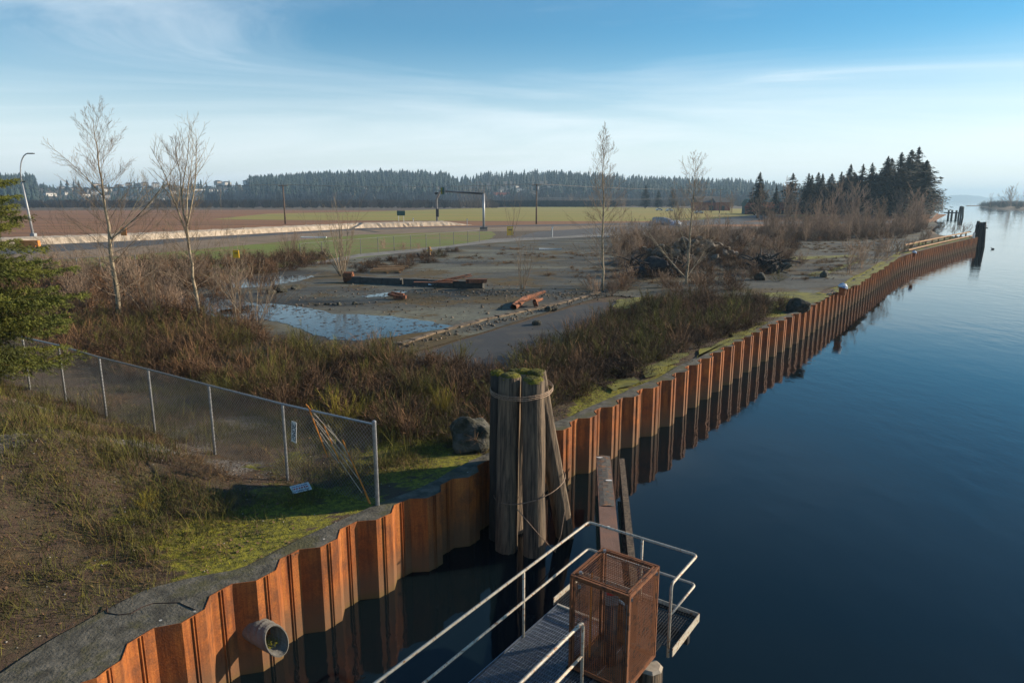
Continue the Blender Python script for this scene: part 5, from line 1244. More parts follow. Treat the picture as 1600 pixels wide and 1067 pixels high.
# narrow sign hanging upright on the mesh
q = Vector((-4.93, 14.78, 0)); q.z = 1.75 + 1.25
o_ = q + Vector((fn[0], fn[1], 0)) * -.03
root = empty('hanging_sign', o_); root.matrix_world = frame_on(o_, (-fd[0], -fd[1], -.12), (0, 0, 1)); tag(root, 'narrow white sign with black lettering turned on its side, hanging on the chain link mesh', 'sign')
mb = MB(); mb.box((0, 0, 0), (.17, .50, .008)); mb.build('panel', M['white'], root)
def letter(mb, ch, x, y, h, w_, t, ux=(1, 0), uy=(0, 1), z=.006):
    """block capitals from strokes"""
    G = {'N': [((0, 0), (0, 1)), ((0, 1), (1, 0)), ((1, 0), (1, 1))], 'O': [((0, 0), (0, 1)), ((0, 1), (1, 1)), ((1, 1), (1, 0)), ((1, 0), (0, 0))], 'M': [((0, 0), (0, 1)), ((0, 1), (.5, .4)), ((.5, .4), (1, 1)), ((1, 1), (1, 0))],
         'E': [((0, 0), (0, 1)), ((0, 1), (1, 1)), ((0, .5), (.8, .5)), ((0, 0), (1, 0))], 'S': [((1, 1), (0, 1)), ((0, 1), (0, .5)), ((0, .5), (1, .5)), ((1, .5), (1, 0)), ((1, 0), (0, 0))], 'T': [((0, 1), (1, 1)), ((.5, 1), (.5, 0))], 'I': [((.5, 0), (.5, 1))],
         'C': [((1, 1), (0, 1)), ((0, 1), (0, 0)), ((0, 0), (1, 0))], 'D': [((0, 0), (0, 1)), ((0, 1), (.7, 1)), ((.7, 1), (1, .7)), ((1, .7), (1, .3)), ((1, .3), (.7, 0)), ((.7, 0), (0, 0))], 'A': [((0, 0), (.5, 1)), ((.5, 1), (1, 0)), ((.2, .4), (.8, .4))], 'G': [((1, 1), (0, 1)), ((0, 1), (0, 0)), ((0, 0), (1, 0)), ((1, 0), (1, .5)), ((1, .5), (.5, .5))], 'R': [((0, 0), (0, 1)), ((0, 1), (1, 1)), ((1, 1), (1, .5)), ((1, .5), (0, .5)), ((.4, .5), (1, 0))]}
    for (a, b) in G[ch]:
        pa = Vector((x + (a[0] * w_) * ux[0] + a[1] * h * uy[0], y + a[0] * w_ * ux[1] + a[1] * h * uy[1], z)); pb = Vector((x + b[0] * w_ * ux[0] + b[1] * h * uy[0], y + b[0] * w_ * ux[1] + b[1] * h * uy[1], z))
        mb.bar(pa, pb, t, .003)
mb = MB()
for i, ch in enumerate('SMOE'): letter(mb, ch, -.055, -.20 + i * .11, .11, .075, .018, (0, 1), (1, 0))
mb.build('lettering', M['sign_ink'], root)
q = P(470, 762, 1.80); root = empty('fallen_sign', q); root.rotation_euler = (.1, -.06, .5); tag(root, 'white sign with red and blue print lying flat on the ground below the fence', 'sign')
mb = MB(); mb.box((0, 0, 0), (.42, .36, .008)); mb.build('panel', M['white'], root)
for (yy, mm_, h_, n_) in ((.10, 'sign_blue', .045, 9), (.0, 'sign_red', .075, 6), (-.11, 'sign_blue', .035, 10)):
    mb = MB(); w_ = .34 / n_
    for i in range(n_): mb.box((-.17 + (i + .5) * w_, yy, .006), (w_ * .62, h_ * rnd.uniform(.75, 1), .003))
    mb.build('print_line', M[mm_], root)
# collapsed garden trellis leaning on the fence
root = empty('wooden_trellis', (-3.2, 13.6, 1.75)); tag(root, 'folded lattice of orange and grey wooden laths leaning against the fence mesh', 'trellis')
def onf(px, py):          # point just before the fence plane under a photo pixel
    u = (px - 800) / FOC; v = -(py - 533.5) / FOC; d = Vector((u, math.cos(PITCH) + v * math.sin(PITCH), -math.sin(PITCH) + v * math.cos(PITCH)))
    t = ((fA[0]) * fn[0] + (fA[1]) * fn[1] - .06) / (d.x * fn[0] + d.y * fn[1]); return Vector((0, 0, HC)) + d * t
for (a, b, mm_, wd_) in [((481, 634), (512, 714), 'lath_orange', .03), ((505, 662), (531, 722), 'lath_orange', .028), ((535, 687), (579, 787), 'lath_orange', .034), ((570, 768), (577, 786), 'lath_orange', .03), ((478, 632), (486, 641), 'lath_orange', .03),
                         ((488, 643), (545, 706), 'lath', .02), ((486, 648), (552, 727), 'lath', .02), ((495, 662), (560, 748), 'lath', .02), ((500, 676), (566, 770), 'lath', .02), ((504, 688), (530, 724), 'lath', .02), ((512, 664), (548, 716), 'lath', .018)]:
    mb = MB(); mb.bar(onf(*a) - Vector((-3.2, 13.6, 1.75)), onf(*b) - Vector((-3.2, 13.6, 1.75)), wd_, .012, up=(fn[0], fn[1], 0)); mb.build('lath', M[mm_], root)

# ---------------------------------------------------------------- pile cluster (dolphin) by the wall
def noisy_pile(mb, a, b, r0, r1, seed, n=16, segs=10, rough=.05):
    rr = random.Random(seed); n = n * 2 if n == 16 else n; rough = .085 if n == 32 else rough; a = Vector(a); b = Vector(b); d = (b - a).normalized(); x = d.orthogonal().normalized(); y = d.cross(x); v = []
    gro = [rr.uniform(-1, 1) for _ in range(n)]
    for i in range(segs + 1):
        t = i / segs; c = a.lerp(b, t) + x * rr.gauss(0, .006) + y * rr.gauss(0, .006); r = r0 + (r1 - r0) * t
        for k in range(n):
            g_ = r * (1 + rough * gro[k] + rr.gauss(0, .012)); an = 2 * math.pi * k / n; v.append(tuple(c + (x * math.cos(an) + y * math.sin(an)) * g_))
    f = []
    for i in range(segs):
        for k in range(n): p_ = i * n + k; q_ = i * n + (k + 1) % n; f.append((p_, q_, q_ + n, p_ + n))
    f.append(tuple(range(segs * n, segs * n + n))); mb.add(v, f)
def at_h(px, py, Y): return PY(px, py, Y)
D0 = Vector((.2, 15.4, 0)); dol = empty('mooring_dolphin', D0); tag(dol, 'cluster of old timber piles bound with steel cable and topped with moss beside the wall', 'mooring piles')
def pile(top, bot, r0, r1, m_, seed):
    mb = MB(); noisy_pile(mb, Vector(bot) - D0 + (Vector(bot) - Vector(top)) * .25, Vector(top) - D0, r1, r0, seed); return mb.build('pile', M[m_], dol, smooth=True)
T = [(at_h(777, 583, 15.5), at_h(776, 850, 15.5), .16, .19, 'wood_dark'), (at_h(797, 588, 15.2), at_h(791, 860, 14.95), .25, .26, 'wood_old'), (at_h(833, 594, 14.9), at_h(834, 868, 14.75), .25, .26, 'wood_old'),
     (at_h(818, 581, 15.75), at_h(806, 848, 15.9), .22, .20, 'wood_sunlit'), (at_h(838, 582, 15.5), at_h(884, 840, 15.6), .21, .22, 'wood_old'), (at_h(805, 582, 16.0), at_h(785, 845, 16.3), .2, .2, 'wood_old')]
for i, (a, b, r0, r1, m_) in enumerate(T):
    pile(a, b, r0, r1, m_, 60 + i)
    mb = MB()      # mossy domed top
    v = []; n = 14
    for j, (rr_, hh) in enumerate([(1.03, -.03), (.95, .03), (.55, .06 + .02 * (i % 2)), (0.02, .07)]):
        for k in range(n): an = 6.283 * k / n; w_ = rnd.uniform(.92, 1.06); v.append((a.x - D0.x + math.cos(an) * r0 * rr_ * w_, a.y - D0.y + math.sin(an) * r0 * rr_ * w_, a.z + hh + rnd.uniform(-.012, .012)))
    f = [(j * n + k, j * n + (k + 1) % n, (j + 1) * n + (k + 1) % n, (j + 1) * n + k) for j in range(3) for k in range(n)]
    mb.add(v, f); mb.build('moss_cap', M['moss'], dol, smooth=True, col=np.ones((len(v), 3)) * .5)
# tufts on the tops
Pm = []; 
for i, (a, b, r0, r1, m_) in enumerate(T):
    for k in range(170): an = rnd.uniform(0, 6.28); r_ = r0 * math.sqrt(rnd.random()) * .98; Pm.append((a.x - D0.x + math.cos(an) * r_, a.y - D0.y + math.sin(an) * r_, a.z + .04))
Pm = np.array(Pm); N = len(Pm); mb = MB(); idx = ribbons(mb, Pm, np.stack([rng.normal(0, .5, N), rng.normal(0, .5, N), np.ones(N)], 1), rng.uniform(.02, .06, N), np.full(N, .012), .4, 2)
o = mb.build('moss_tuft', M['moss'], dol, col=(.2 + .8 * rng.random((N, 1)))[idx] * np.ones((1, 3))); o['kind'] = 'stuff'
def wrap_ring(zc, loops, rx, ry, cx, cy, r=.012, sag=.05, tilt=0, mm='rail', gap=.04, name='cable'):
    for j in range(loops):
        pts = []
        for k in range(33):
            an = 6.283 * k / 32; pts.append((cx + rx * math.cos(an) * (abs(math.cos(an)) ** -.0), cy + ry * math.sin(an), zc - j * gap + sag * math.sin(an) * -1 * .5 + tilt * math.cos(an) + rnd.uniform(-.006, .006)))
        mb = MB(); mb.tube(pts, r, 6, caps=False); mb.build(name, M[mm], dol)
M['cable'] = mat('rusty_cable', (.30, .22, .16), (.17, .11, .07), 30, .7, .3)
cxx = at_h(815, 600, 15.4).x - D0.x
zc = at_h(812, 618, 14.8).z
wrap_ring(zc + .05, 3, .73, .86, cxx, -.02, sag=-.02, tilt=.03, mm='cable')
wrap_ring(at_h(840, 770, 14.9).z, 1, .86, .92, .22, .0, .012, -.05, .25, 'cable')
for (a, b) in [((808, 795), (868, 862)), ((882, 800), (867, 862))]:
    mb = MB(); mb.tube([PY(*a, 14.5) - D0, PY((a[0] + b[0]) / 2 + 2, (a[1] + b[1]) / 2 + 4, 14.45) - D0, PY(*b, 14.5) - D0], .012, 5); mb.build('cable', M['cable'], dol)

# far pile cluster at the end of the wall
def far_dolphin(px, pbase, ptop, w_px, label, n=7, Y=None, z=0, seed=3):
    b = P(px, pbase, 0) if Y is None else PY(px, pbase, Y); b.z = 0; top = PY(px, ptop, b.y).z; root = empty('mooring_dolphin', b); tag(root, label, 'mooring piles'); r = w_px / FOC * b.y / 2; rr = random.Random(seed)
    for k in range(n):
        an = 6.283 * k / (n - 1); rad = 0 if k == n - 1 else r * .62
        mb = MB(); h = top * rr.uniform(.86, 1.0); noisy_pile(mb, (math.cos(an) * rad * 1.7, math.sin(an) * rad * 1.7, -1.5), (math.cos(an) * rad, math.sin(an) * rad, h), r * .34, r * .30, seed + k, 10, 6); mb.build('pile', M['wood_dark'], root, smooth=True)
    for j in range(3):
        pts = [(r * .98 * math.cos(6.283 * k / 20), r * .98 * math.sin(6.283 * k / 20), top * .82 - j * .1) for k in range(21)]; mb = MB(); mb.tube(pts, .03, 5, False); mb.build('cable', M['wood_dark'], root)
far_dolphin(1528, 388, 345, 15, 'dark mossy pile cluster standing at the far corner of the sheet wall', Y=121.5, seed=41)
far_dolphin(1501, 338, 322, 7, 'distant pile cluster at the end of the wooden dock', Y=330, seed=51)
q = Vector((83.6, 121.0, 0)); root = empty('timber_dock', PY(1488, 330, 345)); root.location.z = 0; tag(root, 'distant dark timber walkway on piles reaching out to a pile cluster', 'dock')
bx = root.location.copy(); a = PY(1477, 331, 342) - bx; b = PY(1499, 331, 332) - bx; a.z = b.z = 2.0
mb = MB(); mb.bar(a, b, 1.6, .5); mb.build('deck', M['wood_dark'], root)
for t in (.25, .5, .8):
    c = a.lerp(b, t)
    mb = MB(); noisy_pile(mb, (c.x, c.y, -1), (c.x, c.y, 3.2), .5, .45, int(t * 10), 8, 4); mb.build('pile', M['wood_dark'], root)
# timber guard rail on the far part of the wall
root = empty('timber_guard_rail', (52, 87.6, 1.75)); tag(root, 'low guard rail of two weathered timbers on the far stretch of wall', 'guard rail'); o0 = root.location.copy()
gpts = []
for Yg in np.linspace(85, 121, 12):
    i = float(Yg); gpts.append(Vector((float(edge_x(Yg)) - .8, i, 1.8)))
for i in range(len(gpts) - 1):
    for (dz, off) in ((.9, -.5), (.28, 0)):
        mb = MB(); mb.bar(gpts[i] - o0 + Vector((off, 0, dz)), gpts[i + 1] - o0 + Vector((off, 0, dz)), .18, .16); mb.build('rail_timber', M['plank'], root)
    mb = MB(); mb.bar(gpts[i] - o0 + Vector((-.5, 0, 0)), gpts[i] - o0 + Vector((-.5, 0, .85)), .16, .16, up=(1, 0, 0)); mb.build('post', M['plank'], root)
q = PY(1522, 366, 118); root = empty('marker_post', (q.x, q.y, 1.7)); tag(root, 'short white post by the pile cluster at the wall corner', 'post'); mb = MB(); mb.tube([(0, 0, 0), (0, 0, .9)], .16, 8); mb.build('shaft', M['white'], root); mb = MB(); mb.tube([(0, 0, .9), (0, 0, 1.0)], [.18, .1], 8); mb.build('cap', M['wall_grey'], root)
# stub posts with blue covers on the cap
for (px, py, s, lb) in [(1316, 459, 1.0, 'short rusty stub post with a blue and white cover on the wall edge'), (1428, 400, .8, 'small blue topped stub where the timber guard rail begins')]:
    b = P(px, py, 1.75); root = empty('covered_post', b); tag(root, lb, 'post')
    mb = MB(); mb.tube([(0, 0, -.1), (0, 0, .42 * s)], .24 * s, 10); mb.build('post', M['rust_orange'], root)
    mb = MB(); mb.tube([(0, 0, .42 * s), (0.05, 0, .58 * s), (.1, 0, .72 * s)], [.34 * s, .30 * s, .12 * s], 9); mb.build('cover', M['bluecloth'], root)

# ---------------------------------------------------------------- rocks
def rock_mesh(seed, sub=2, rough=.28, flat=1.0):
    bm_ = __import__('bmesh').new(); import bmesh
    bmesh.ops.create_icosphere(bm_, subdivisions=sub, radius=1); rr = random.Random(seed); offs = Vector((rr.uniform(0, 99), rr.uniform(0, 99), rr.uniform(0, 99)))
    planes = [(Vector((rr.gauss(0, 1), rr.gauss(0, 1), rr.gauss(0, 1))).normalized(), rr.uniform(.55, .85)) for _ in range(9)]
    from mathutils import noise
    for v in bm_.verts:
        p = v.co.copy()
        for n_, dd in planes:
            e = p.dot(n_) - dd
            if e > 0: p -= n_ * e * .92
        p *= 1 + rough * (noise.noise(p * 1.5 + offs)) + .05 * noise.noise(p * 6 + offs); v.co = Vector((p.x, p.y, p.z * flat))
    me = bpy.data.meshes.new('rock'); bm_.to_mesh(me); bm_.free(); me.materials.append(M['rock']); return me
big_rock = rock_mesh(4, 4, .25); rocks = [rock_mesh(10 + k, 2, .3, 1.0 if k < 4 else .5) for k in range(8)]
def rock_at(px, py, me, s, label, z=1.72, rot=None, Y=None):
    b = P(px, py, z); o = link('boulder', me); o.location = (b.x, b.y, b.z + s[2] * .55); o.scale = s; o.rotation_euler = rot or (rnd.uniform(-.3, .3), rnd.uniform(-.3, .3), rnd.uniform(0, 6)); return tag(o, label, 'boulder')
rock_at(736, 699, big_rock, (.62, .5, .54), 'large dark angular boulder left of the timber pile cluster', rot=(0, .1, .4))
rock_at(1246, 486, rock_mesh(31, 3, .25), (.75, .6, .50), 'pale boulder sitting on the cap edge below the yellow moss')
rock_at(1288, 434, rocks[1], (.5, .4, .5), 'small lone rock on the asphalt beyond the boulder on the edge')
rock_at(1222, 422, rocks[2], (.9, .5, .5), 'grey slab like rock right of the black debris')
rock_at(1208, 424, rocks[5], (.7, .5, .4), 'low grey rock between the black debris and the slab like rock')
rock_at(1188, 438, rocks[0], (.6, .5, .5), 'rounded rock in front of the black debris')
# rubble heap: a core of earth and single pieces of stone
RC = P(1100, 418, 1.72); RC.y += 4; heap = empty('rubble_heap', RC); tag(heap, 'long heap of broken grey rock and concrete behind the pale yard tree', 'rubble heap')
M['core'] = mat('rubble_earth', (.15, .12, .085), (.075, .06, .045), 1.2, .95, 0, .08, 4)
mb = MB(); n = 26; v = []; f = []
def heap_h(x, y): return max(0.0, 2.45 * math.exp(-((x - .6) / 3.6) ** 2 - (y / 2.6) ** 2) + 1.2 * math.exp(-((x + 5) / 2.6) ** 2 - (y / 2) ** 2))
for i in range(n + 1):
    for j in range(n + 1):
        x_1 = -9.5 + 19 * i / n; y_1 = -5 + 10 * j / n; h_ = heap_h(x_1, y_1); v.append((x_1, y_1, h_ - .12 + (.22 * float(fbm(np.array(x_1 * 1.3), np.array(y_1 * 1.3), 3)) if h_ > .1 else 0)))
f = [(i * (n + 1) + j, (i + 1) * (n + 1) + j, (i + 1) * (n + 1) + j + 1, i * (n + 1) + j + 1) for i in range(n) for j in range(n)]
mb.add(v, f); mb.build('earth_core', M['core'], heap)
rubb = []
for k in range(8):
    c = rocks[k].copy(); c.materials.clear(); c.materials.append(M['rubble']); rubb.append(c)
cnt = 0
while cnt < 250:
    x_1 = rnd.gauss(.3, 3.6); y_1 = rnd.gauss(-.8, 1.8); h_ = heap_h(x_1, y_1)
    if h_ < .12 and rnd.random() < .8: continue
    o = link('rock', rubb[rnd.randrange(8)], heap); s = rnd.uniform(.12, .30) if rnd.random() < .75 else rnd.uniform(.3, .55)
    o.location = (x_1, y_1, h_ + s * .25); o.scale = (s * rnd.uniform(.9, 1.7), s, s * rnd.uniform(.5, .9)); o.rotation_euler = (rnd.uniform(-.7, .7), rnd.uniform(-.7, .7), rnd.uniform(0, 6)); cnt += 1
hb = [(RC.x + a_, RC.y + b_, 1.65 + heap_h(a_, b_)) for a_, b_ in [(rnd.gauss(-1, 4.2), rnd.gauss(-1.6, 1.8)) for _ in range(70)]]
mass('heap_brambles', bramb, [(x, y, z, 1.0, .9) for x, y, z in hb], 'bramble')
# black tangles of burnt roots
M['tyre2'] = mat('charred_wood', (.022, .020, .020), (.045, .04, .036), 2, .95, 0, .05, 5)
def root_tangle(px, py, w_, h_, label, seed):
    b = P(px, py, 1.72); root = empty('black_debris', b); tag(root, label, 'debris'); rr = random.Random(seed)
    mb = MB()
    for k in range(70):
        a = Vector((rr.uniform(-w_, w_), rr.uniform(-w_ * .5, w_ * .5), rr.uniform(0, h_ * .7))); d = Vector((rr.gauss(0, 1), rr.gauss(0, .7), rr.uniform(-.2, 1))).normalized(); L = rr.uniform(.4, 1.1) * h_ * .8
        mb.tube([a, a + d * L * .5 + Vector((0, 0, .05)), a + d * L], [rr.uniform(.05, .12), .06, .03], 5)
    mb.build('roots', M['tyre2'], root)
    bm_ = rock_mesh(seed, 3, .5); o = link('stump', bm_, root); o.scale = (w_ * .8, w_ * .5, h_ * .5); o.location = (0, 0, h_ * .35); bm_.materials.clear(); bm_.materials.append(M['tyre2'])
root_tangle(1020, 432, 2.3, 2.1, 'black heap of charred roots at the left foot of the rubble heap', 71)
root_tangle(1196, 428, 1.3, 1.9, 'black tangle of charred roots right of the rubble heap', 72)

# ---------------------------------------------------------------- things lying in the yard
a = P(545, 441, 1.76); b = P(757, 450, 1.76)
root = empty('concrete_sill', (a + b) / 2); tag(root, 'long low dark concrete sill crossing the wet yard', 'concrete sill'); o0 = root.location.copy()
cuts = [0, .12, .27, .41, .43, .62, .8, 1.0]
for i in range(7):
    if i == 3: continue
    mb = MB(); mb.bar(a.lerp(b, cuts[i]) - o0 + Vector((0, 0, .22)), a.lerp(b, cuts[i + 1] - .004) - o0 + Vector((0, 0, .22 + rnd.uniform(-.03, .02))), .55, .52); mb.build('block', M['concrete_dark'], root)
def plank_pile(name, label, cat, px, py, z, items, m_):
    root = empty(name, P(px, py, z)); tag(root, label, cat)
    for (c, L, w_, h_, rz, ry) in items:
        mb = MB(); mt = Matrix.Rotation(rz, 3, 'Z') @ Matrix.Rotation(ry, 3, 'Y'); mb.box(c, (L, w_, h_), M=mt, jit=.012); mb.build('timber', M[m_], root)
    return root
plank_pile('stacked_timber', 'spread stack of orange sawn timbers in front of the brown bushes', 'timber stack', 608, 425, 1.76, [((-.2 + .1 * k, -1.0 + .52 * k, .16 + .05 * k), rnd.uniform(2.2, 2.9), .22, .17, .16 + rnd.uniform(-.05, .05), 0) for k in range(5)] + [((-.1, 0, .06), .15, 2.6, .12, .1, 0), ((.9, .1, .06), .15, 2.4, .12, .2, 0)], 'plank')
plank_pile('broken_boards', 'long broken orange boards lying on the right half of the concrete sill', 'boards', 705, 441, 2.25, [((-1.3, -.3, .03), 2.8, .3, .06, -.03, 0), ((.0, .4, .25), 3.0, .22, .07, .35, -.16), ((.4, .5, .20), 2.4, .2, .06, .5, -.12), ((-.2, 0, .1), 1.5, .16, .06, .2, .05)], 'redwood')
plank_pile('timber_block', 'short thick reddish timber block on the right end of the concrete sill', 'timber', 744, 441.5, 2.27, [((0, 0, .12), 1.5, .5, .28, .05, 0), ((.1, .5, .08), 1.3, .3, .2, .15, 0)], 'redwood')
q = P(690, 447, 1.77); root = empty('white_sheet', q); tag(root, 'crumpled white sheet of plastic lying before the concrete sill', 'litter')
v = []; 
for i in range(9):
    for j in range(4): v.append((-1.0 + .25 * i, -.18 + .12 * j, .04 + .16 * float(fbm(np.array(i * .9), np.array(j * 1.1 + 3), 2)) * (1.4 if i < 4 else .5)))
mb = MB(); mb.add(v, [(i * 4 + j, i * 4 + 4 + j, i * 4 + 5 + j, i * 4 + 1 + j) for i in range(8) for j in range(3)]); mb.build('sheet', M['white'], root)
# rusty round thing at the left end of the sill: an overturned drum half with axle
q = P(547, 441, 1.76); root = empty('rusty_drum', q); tag(root, 'dark rusty drum on its side at the left end of the concrete sill', 'drum')
mb = MB(); mb.tube([(-.45, 0, .42), (.25, 0, .42)], .42, 14); mb.build('shell', M['rust'], root); mb = MB(); mb.tube([(.26, 0, .42), (.30, 0, .42)], .25, 12); mb.build('rim', M['rust_orange'], root); mb = MB(); mb.tube([(.3, 0, .38), (2.1, -.1, .12)], .06, 6); mb.build('rod', M['rust_orange'], root)
q = P(572, 442, 1.76); o = link('white_ball', rocks[0]); o.location = (q.x, q.y, 1.9); o.scale = (.16, .16, .17); me = rocks[0].copy(); me.materials.clear(); me.materials.append(M['white']); o.data = me; tag(o, 'small round white object beside the rod of the rusty drum', 'litter')
plank_pile('rusty_scrap', 'dark red rusty scrap block casting a shadow beside the thin puddle', 'scrap', 621, 467, 1.77, [((-.1, 0, .22), 1.0, .35, .16, -.25, .18), ((.2, -.1, .14), .8, .4, .22, -.1, 0), ((.0, .15, .34), .9, .18, .10, -.3, .1)], 'redwood')
def log(name, label, pts, rs, seed, m_='redwood', cat='log'):
    root = empty(name, pts[0]); tag(root, label, cat); o0 = Vector(pts[0]); mb = MB(); P_ = [Vector(p) - o0 for p in pts]
    for i in range(len(P_) - 1): noisy_pile(mb, P_[i] - (P_[i + 1] - P_[i]).normalized() * .05, P_[i + 1], rs[i], rs[i + 1], seed + i, 11, 7, .30)
    mb.build('trunk', M[m_], root); return root
l1 = P(803, 480, 1.9); l2 = P(822, 466, 2.05); l3 = P(852, 455, 2.3)
r1 = log('fallen_log', 'longer fallen orange red rotting log at the right side of the yard', [l1, l2, l3], [.19, .15, .07], 81)
mb = MB(); mb.bar(Vector((.3, .3, .25)), Vector((1.5, 1.2, .42)), .12, .08); mb.build('splinter', M['redwood'], r1)
log('fallen_log', 'short curved orange rotting log right of the longer one', [P(838, 477, 1.85), P(836, 471, 2.1), P(848, 467, 2.15)], [.13, .13, .06], 91)
for (px, py, s, lb) in [(437, 457, .42, 'broken pale concrete lump at the tip of the far puddle'), (462, 452, .32, 'orange tinted rubble lump right of the pale one'), (425, 459, .3, 'small dark lump left of the pale concrete lump'), (838, 508, .28, 'small stone lying on the middle of the kerb strip'), (857, 486, .25, 'white stone at the end of the kerb strip'), (866, 485, .22, 'second white stone at the end of the kerb strip')]:
    rock_at(px, py, rocks[rnd.randrange(4)], (s * 1.3, s, s * .8), lb, 1.74)
root = empty('rubble_scatter', P(530, 476, 1.76)); tag(root, 'scattered line of small black and white rubble above the large puddle', 'rubble')
for k in range(16):
    o = link('rock', rocks[k % 8], root); s = rnd.uniform(.05, .16); o.location = (rnd.uniform(-1.5, 1.5), rnd.gauss(0, .18), s * .4); o.scale = (s * 1.4, s, s); o.rotation_euler = (0, 0, rnd.uniform(0, 6))
root = empty('leaning_branches', P(130, 488, 1.8)); tag(root, 'pale broken branches lying in the brush right of the spruce', 'branches')
for (a, b) in [((108, 497), (152, 478)), ((118, 472), (158, 480)), ((112, 488), (140, 470))]:
    pa = P(*a, 2.0) - root.location; pb_ = P(*b, 2.3) - root.location; mb = MB(); mb.tube([pa, pa.lerp(pb_, .5) + Vector((0, 0, .12)), pb_], [.07, .055, .02], 6); mb.build('branch', M['lath'], root)
# yellowish hydrant
q = P(671, 399, 1.75); root = empty('fire_hydrant', q); tag(root, 'rusty yellow fire hydrant standing in front of the back fence', 'hydrant')
mb = MB(); mb.tube([(0, 0, 0), (0, 0, .75), (0, 0, .78), (0, 0, .92), (0, 0, 1.05)], [.17, .16, .22, .2, .05], 10); mb.build('barrel', M['plank'], root)
for s in (-1, 1): mb = MB(); mb.tube([(0, 0, .6), (s * .3, 0, .6)], .09, 8); mb.build('outlet', M['yellow'], root)
q = P(655, 402, 1.75); root = empty('tyre', (q.x, q.y, 1.78)); root.rotation_euler = (.3, .9, .4); tag(root, 'black tyre leaning beside the yellow hydrant', 'tyre')
pts = [(.38 * math.cos(6.283 * k / 18), .38 * math.sin(6.283 * k / 18), .1) for k in range(19)]; mb = MB(); mb.tube(pts, .13, 8, False); mb.build('casing', M['tyre'], root, smooth=True); mb = MB(); mb.tube([(.27 * math.cos(6.283 * k / 18), .27 * math.sin(6.283 * k / 18), .1) for k in range(19)], .03, 6, False); mb.build('bead', M['dark_metal'], root)
# tags on trees
def tagbox(name, label, q, s, m_, cat, post=None):
    root = empty(name, q); tag(root, label, cat); mb = MB(); mb.box((0, 0, 0), (s, .05, s * 1.35)); mb.build('panel', M[m_], root); mb = MB(); mb.box((0, -.03, s * .15), (s * .55, .02, s * .12)); mb.build('marking', M['sign_ink'], root)
    if post: mb = MB(); mb.tube([(0, .05, -post), (0, .05, s * .6)], .04, 6); mb.build('post', M['lath'], root)
tagbox('yellow_marker', 'yellow tag tied to the thin sapling beside the large puddle', PY(369, 397, 34.3), .28, 'yellow', 'marker')
tagbox('yellow_marker', 'yellow marker standing by the back fence, right of the gantry', PY(797, 361, 118), 1.1, 'yellow', 'marker', 1.5)
tagbox('orange_marker', 'orange marker seen behind the first cottonwood, by the highway', PY(193, 362, 105), .9, 'orange', 'marker', 1.6)
q = P(44, 386, 1.75); root = empty('orange_barrier', q); tag(root, 'orange roadside barrier showing behind the spruce', 'barrier'); mb = MB(); mb.box((0, 0, .5), (3.2, .5, .8)); mb.build('panel', M['orange'], root); mb = MB(); mb.box((0, 0, .12), (2.6, .8, .2)); mb.build('foot', M['orange'], root)
# grey tarpaulin heap and low concrete things beyond the yard
q = P(1032, 352, 1.75); root = empty('tarpaulin_heap', q); tag(root, 'grey blue tarpaulin heap by the far edge of the yard', 'tarpaulin')
o = link('cover', rock_mesh(95, 3, .35), root); o.scale = (3.4, 1.6, 1.6); o.location = (0, 0, .7); o.data.materials.clear(); o.data.materials.append(M['wall_grey'])
o = link('cover', rock_mesh(96, 3, .35), root); o.scale = (2.0, 1.2, 1.0); o.location = (3.2, -1, .3); o.data.materials.clear(); o.data.materials.append(M['bluecloth'])
for (px, py, w_, lb) in [(860, 389.5, 3.0, 'pale pink slab lying flat in the middle distance of the yard'), (945, 370, 5.0, 'long pale slab lying at the back of the yard'), (490, 371, 4.5, 'white concrete strip lying on the grass verge'), (1200, 370, 4, 'grey concrete beam in the thicket left of the long building')]:
    q = P(px, py, 1.79); o = MB().box((0, 0, 0), (w_, .5, .22), jit=.04).build('concrete_slab', M['white'] if px < 1000 else M['concrete']); o.location = q; tag(o, lb, 'slab')

# ---------------------------------------------------------------- pipe through the wall
pc = PY(433, 1001, 10.45); ax = Vector((.86, -.50, -.10)).normalized(); root = empty('outfall_pipe', pc); tag(root, 'grey corrugated outfall pipe sticking out of the rusty wall, half full of weed', 'pipe')
x_ = ax.cross(Vector((0, 0, 1))).normalized(); y_ = x_.cross(ax); n = 26; v = []; f = []; rr_ = .225; th = .018
for (rad, sgn_) in ((rr_, 1), (rr_ - th, -1)):
    for i in range(18):
        for k in range(n):
            an = 6.283 * k / n; cut = .16 * math.sin(an) * -1    # mitred mouth
            tpos = -.9 + (.9 + cut) * i / 17
            r_ = rad + .006 * math.cos(i * 2.4); v.append(tuple(ax * tpos + (x_ * math.cos(an) + y_ * math.sin(an)) * r_))
for s_ in range(2):
    for i in range(17):
        for k in range(n): b0 = s_ * 18 * n; p_ = b0 + i * n + k; q_ = b0 + i * n + (k + 1) % n; f.append((p_, q_, q_ + n, p_ + n))
for k in range(n): p_ = 17 * n + k; q_ = 17 * n + (k + 1) % n; f.append((p_, q_, q_ + 18 * n, p_ + 18 * n))
mb = MB(); mb.add(v, f); mb.build('barrel', M['concrete'], root, smooth=False)
N = 260; Pm = np.array([tuple(ax * rnd.uniform(-.35, -.06) + x_ * rnd.uniform(-.16, .16) + y_ * rnd.uniform(-.19, -.10)) for _ in range(N)]); mb = MB(); idx = ribbons(mb, Pm, rng.normal(0, 1, (N, 3)) + np.array([0, 0, .6]), rng.uniform(.02, .07, N), np.full(N, .012), .3, 2); o = mb.build('weeds', M['moss'], root, col=np.ones((len(idx), 3))); o['kind'] = 'stuff'

